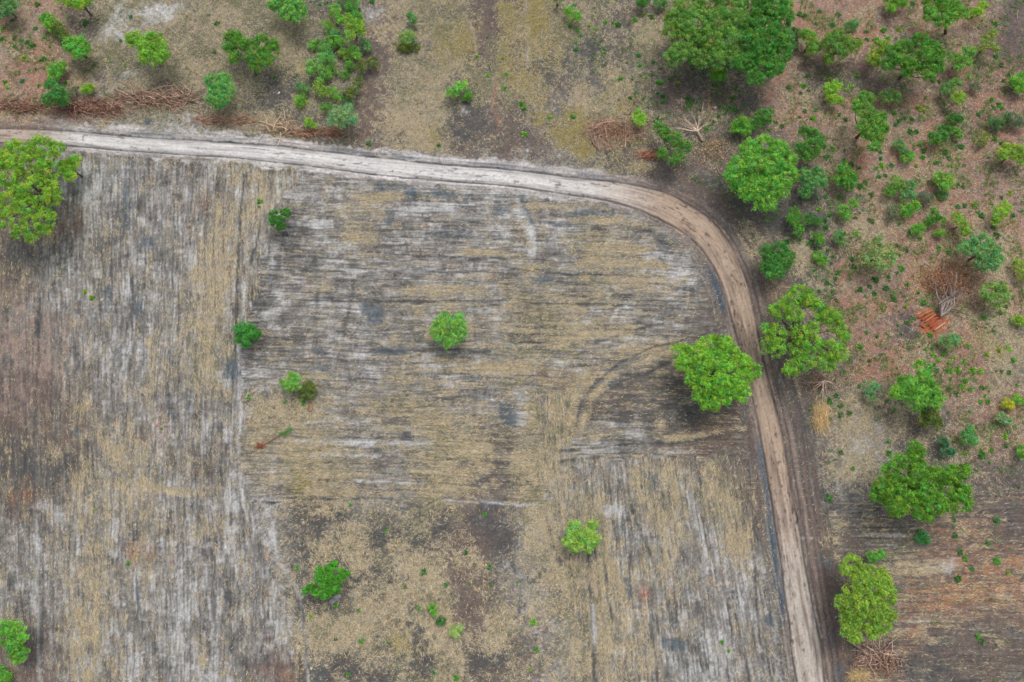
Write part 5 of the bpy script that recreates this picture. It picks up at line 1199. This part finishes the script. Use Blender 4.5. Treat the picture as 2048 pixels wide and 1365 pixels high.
o = dead_obj("fallen_sapling", 540, 882, sap, (132,92,76), "uprooted sapling lying in straw, red roots left and green tip right", "fallen sapling", 16, None, (120,(520,892,9,6),(150,70,52)))
rg = np.random.default_rng(3)
cen = np.array([P(a, b, .35) for a, b in [(560,868),(566,866),(572,863),(577,860),(580,858),(574,866),(568,870)]])
V, C = leaf_cloud(cen, np.full(7, .26), 40, .08, (.05,.19,.04), rg, np.array(o.location))
add_obj("foliage", mesh_np("foliage", V, np.arange(len(V)).reshape(-1, 4), [M_LEAF], C), o)
dead_obj("leaning_stem", 1284, 208, lambda Vl, Fl, rg, base: tube(Vl, Fl, [rel(base,1284,208,0), rel(base,1276,202,.4), rel(base,1270,192,1.0), rel(base,1271,184,1.4)], [.05,.045,.04,.03], 6), (88,76,70), "curved dark sapling stem with a small dark head above the ring of branches", "sapling", 17)
st_o = [q for q in bpy.data.objects if q.name.startswith("leaning_stem")][0]
st_o.children[0].name = "stem"
V, C = leaf_cloud(np.array([P(1272,182,1.6), P(1276,186,1.5), P(1269,187,1.5)]), np.full(3, .3), 50, .08, (.04,.15,.05), rg, np.array(st_o.location))
add_obj("crown", mesh_np("crown", V, np.arange(len(V)).reshape(-1, 4), [M_LEAF], C), st_o)
# stray sticks
sticks = [((186,462),(184,495),"pale stick lying upright in the left field below the large tree"),((119,898),(121,910),"short pale stick in the lower left field"),((220,985),(221,1005),"pale stick in the lower left straw streaks"),
          ((335,852),(345,835),"slanting pale stick above the rust brown litter in the left field"),((2037,20),(2035,38),"pale curved stick in the top right corner"),((1355,1078),(1366,1050),"thin curved pale stick in the lower right field"),((1722,1040),(1728,1022),"thin twig below left of the star shaped tree")]
for (a, b, lb) in sticks:
    A_, B_ = np.array(P(*a, .08)), np.array(P(*b, .08)); c0 = (A_ + B_) / 2; c0[2] = zat(c0[0], c0[1])
    Vl, Fl = [], []
    tube(Vl, Fl, curved(A_ - c0, B_ - c0, 5, .05, rg), [.04, .05, .045, .035, .02], 6)
    o = add_obj("stick", mesh_np("stick", np.array(Vl), np.array(Fl), [M_BARK], np.tile(srgb(196,180,158) / EXPO_K, (len(Vl), 1))), None, c0)
    tag(o, lb, "stick", "loose sticks on the ground")
# boulder and stones
def rock(px, py, rx, ry, rgb, label, seed, name="boulder", cat="boulder"):
    rg = np.random.default_rng(seed)
    k0 = depth(px, py) / F
    X, Y, _ = P(px, py); n1, n2 = 14, 9
    V = []; Fl = []
    for i in range(n2):
        ph = math.pi * i / (n2 - 1)
        for j in range(n1):
            th = 2 * math.pi * j / n1
            s = 1 + .22 * math.sin(2 * th + seed) * math.sin(ph) + .14 * math.sin(5 * th + ph * 3 + seed) + rg.uniform(-.05, .05)
            V.append((math.sin(ph) * math.cos(th) * rx * k0 * s, math.sin(ph) * math.sin(th) * ry * k0 * s, math.cos(ph) * min(rx, ry) * k0 * .5 * s))
    for i in range(n2 - 1):
        for j in range(n1):
            Fl.append((i * n1 + j, (i + 1) * n1 + j, (i + 1) * n1 + (j + 1) % n1, i * n1 + (j + 1) % n1))
    o = add_obj(name, mesh_np(name, np.array(V), np.array(Fl), [M_ROCK], np.tile(srgb(*rgb) / EXPO_K, (len(V), 1)), smooth=True), None, (X, Y, zat(X, Y) + .05))
    o.rotation_euler = (0, 0, .5)
    tag(o, label, cat); return o
rock(670, 1199, 12, 7, (158,154,154), "flat pale grey boulder at the foot of the ragged field tree", 1)
for i, (a, b, lb) in enumerate([(204,600,"small cream stone right of two tiny plants in the left field"),(1430,216,"white stone on dark soil near the pale fallen tree"),(611,140,"white stone at the left edge of the bush belt"),
        (1500,482,"white stone on the outer bank of the bend"),(623,1337,"pale stone at the bottom beside the scraped strip"),(558,187,"tiny white stone in the dark burnt patch"),(49,1322,"pale stone below the lower left edge tree")]):
    rock(a, b, 3, 2.4, (205,196,176), lb, 20 + i, "stone", "stone")
# brown tufts of a termite-like mound near the straw patch
rock(621, 816, 6, 8, (150,124,98), "small brown earth mound below the brownish green heap", 44, "earth_mound", "mound")
print("objects", len(bpy.data.objects))
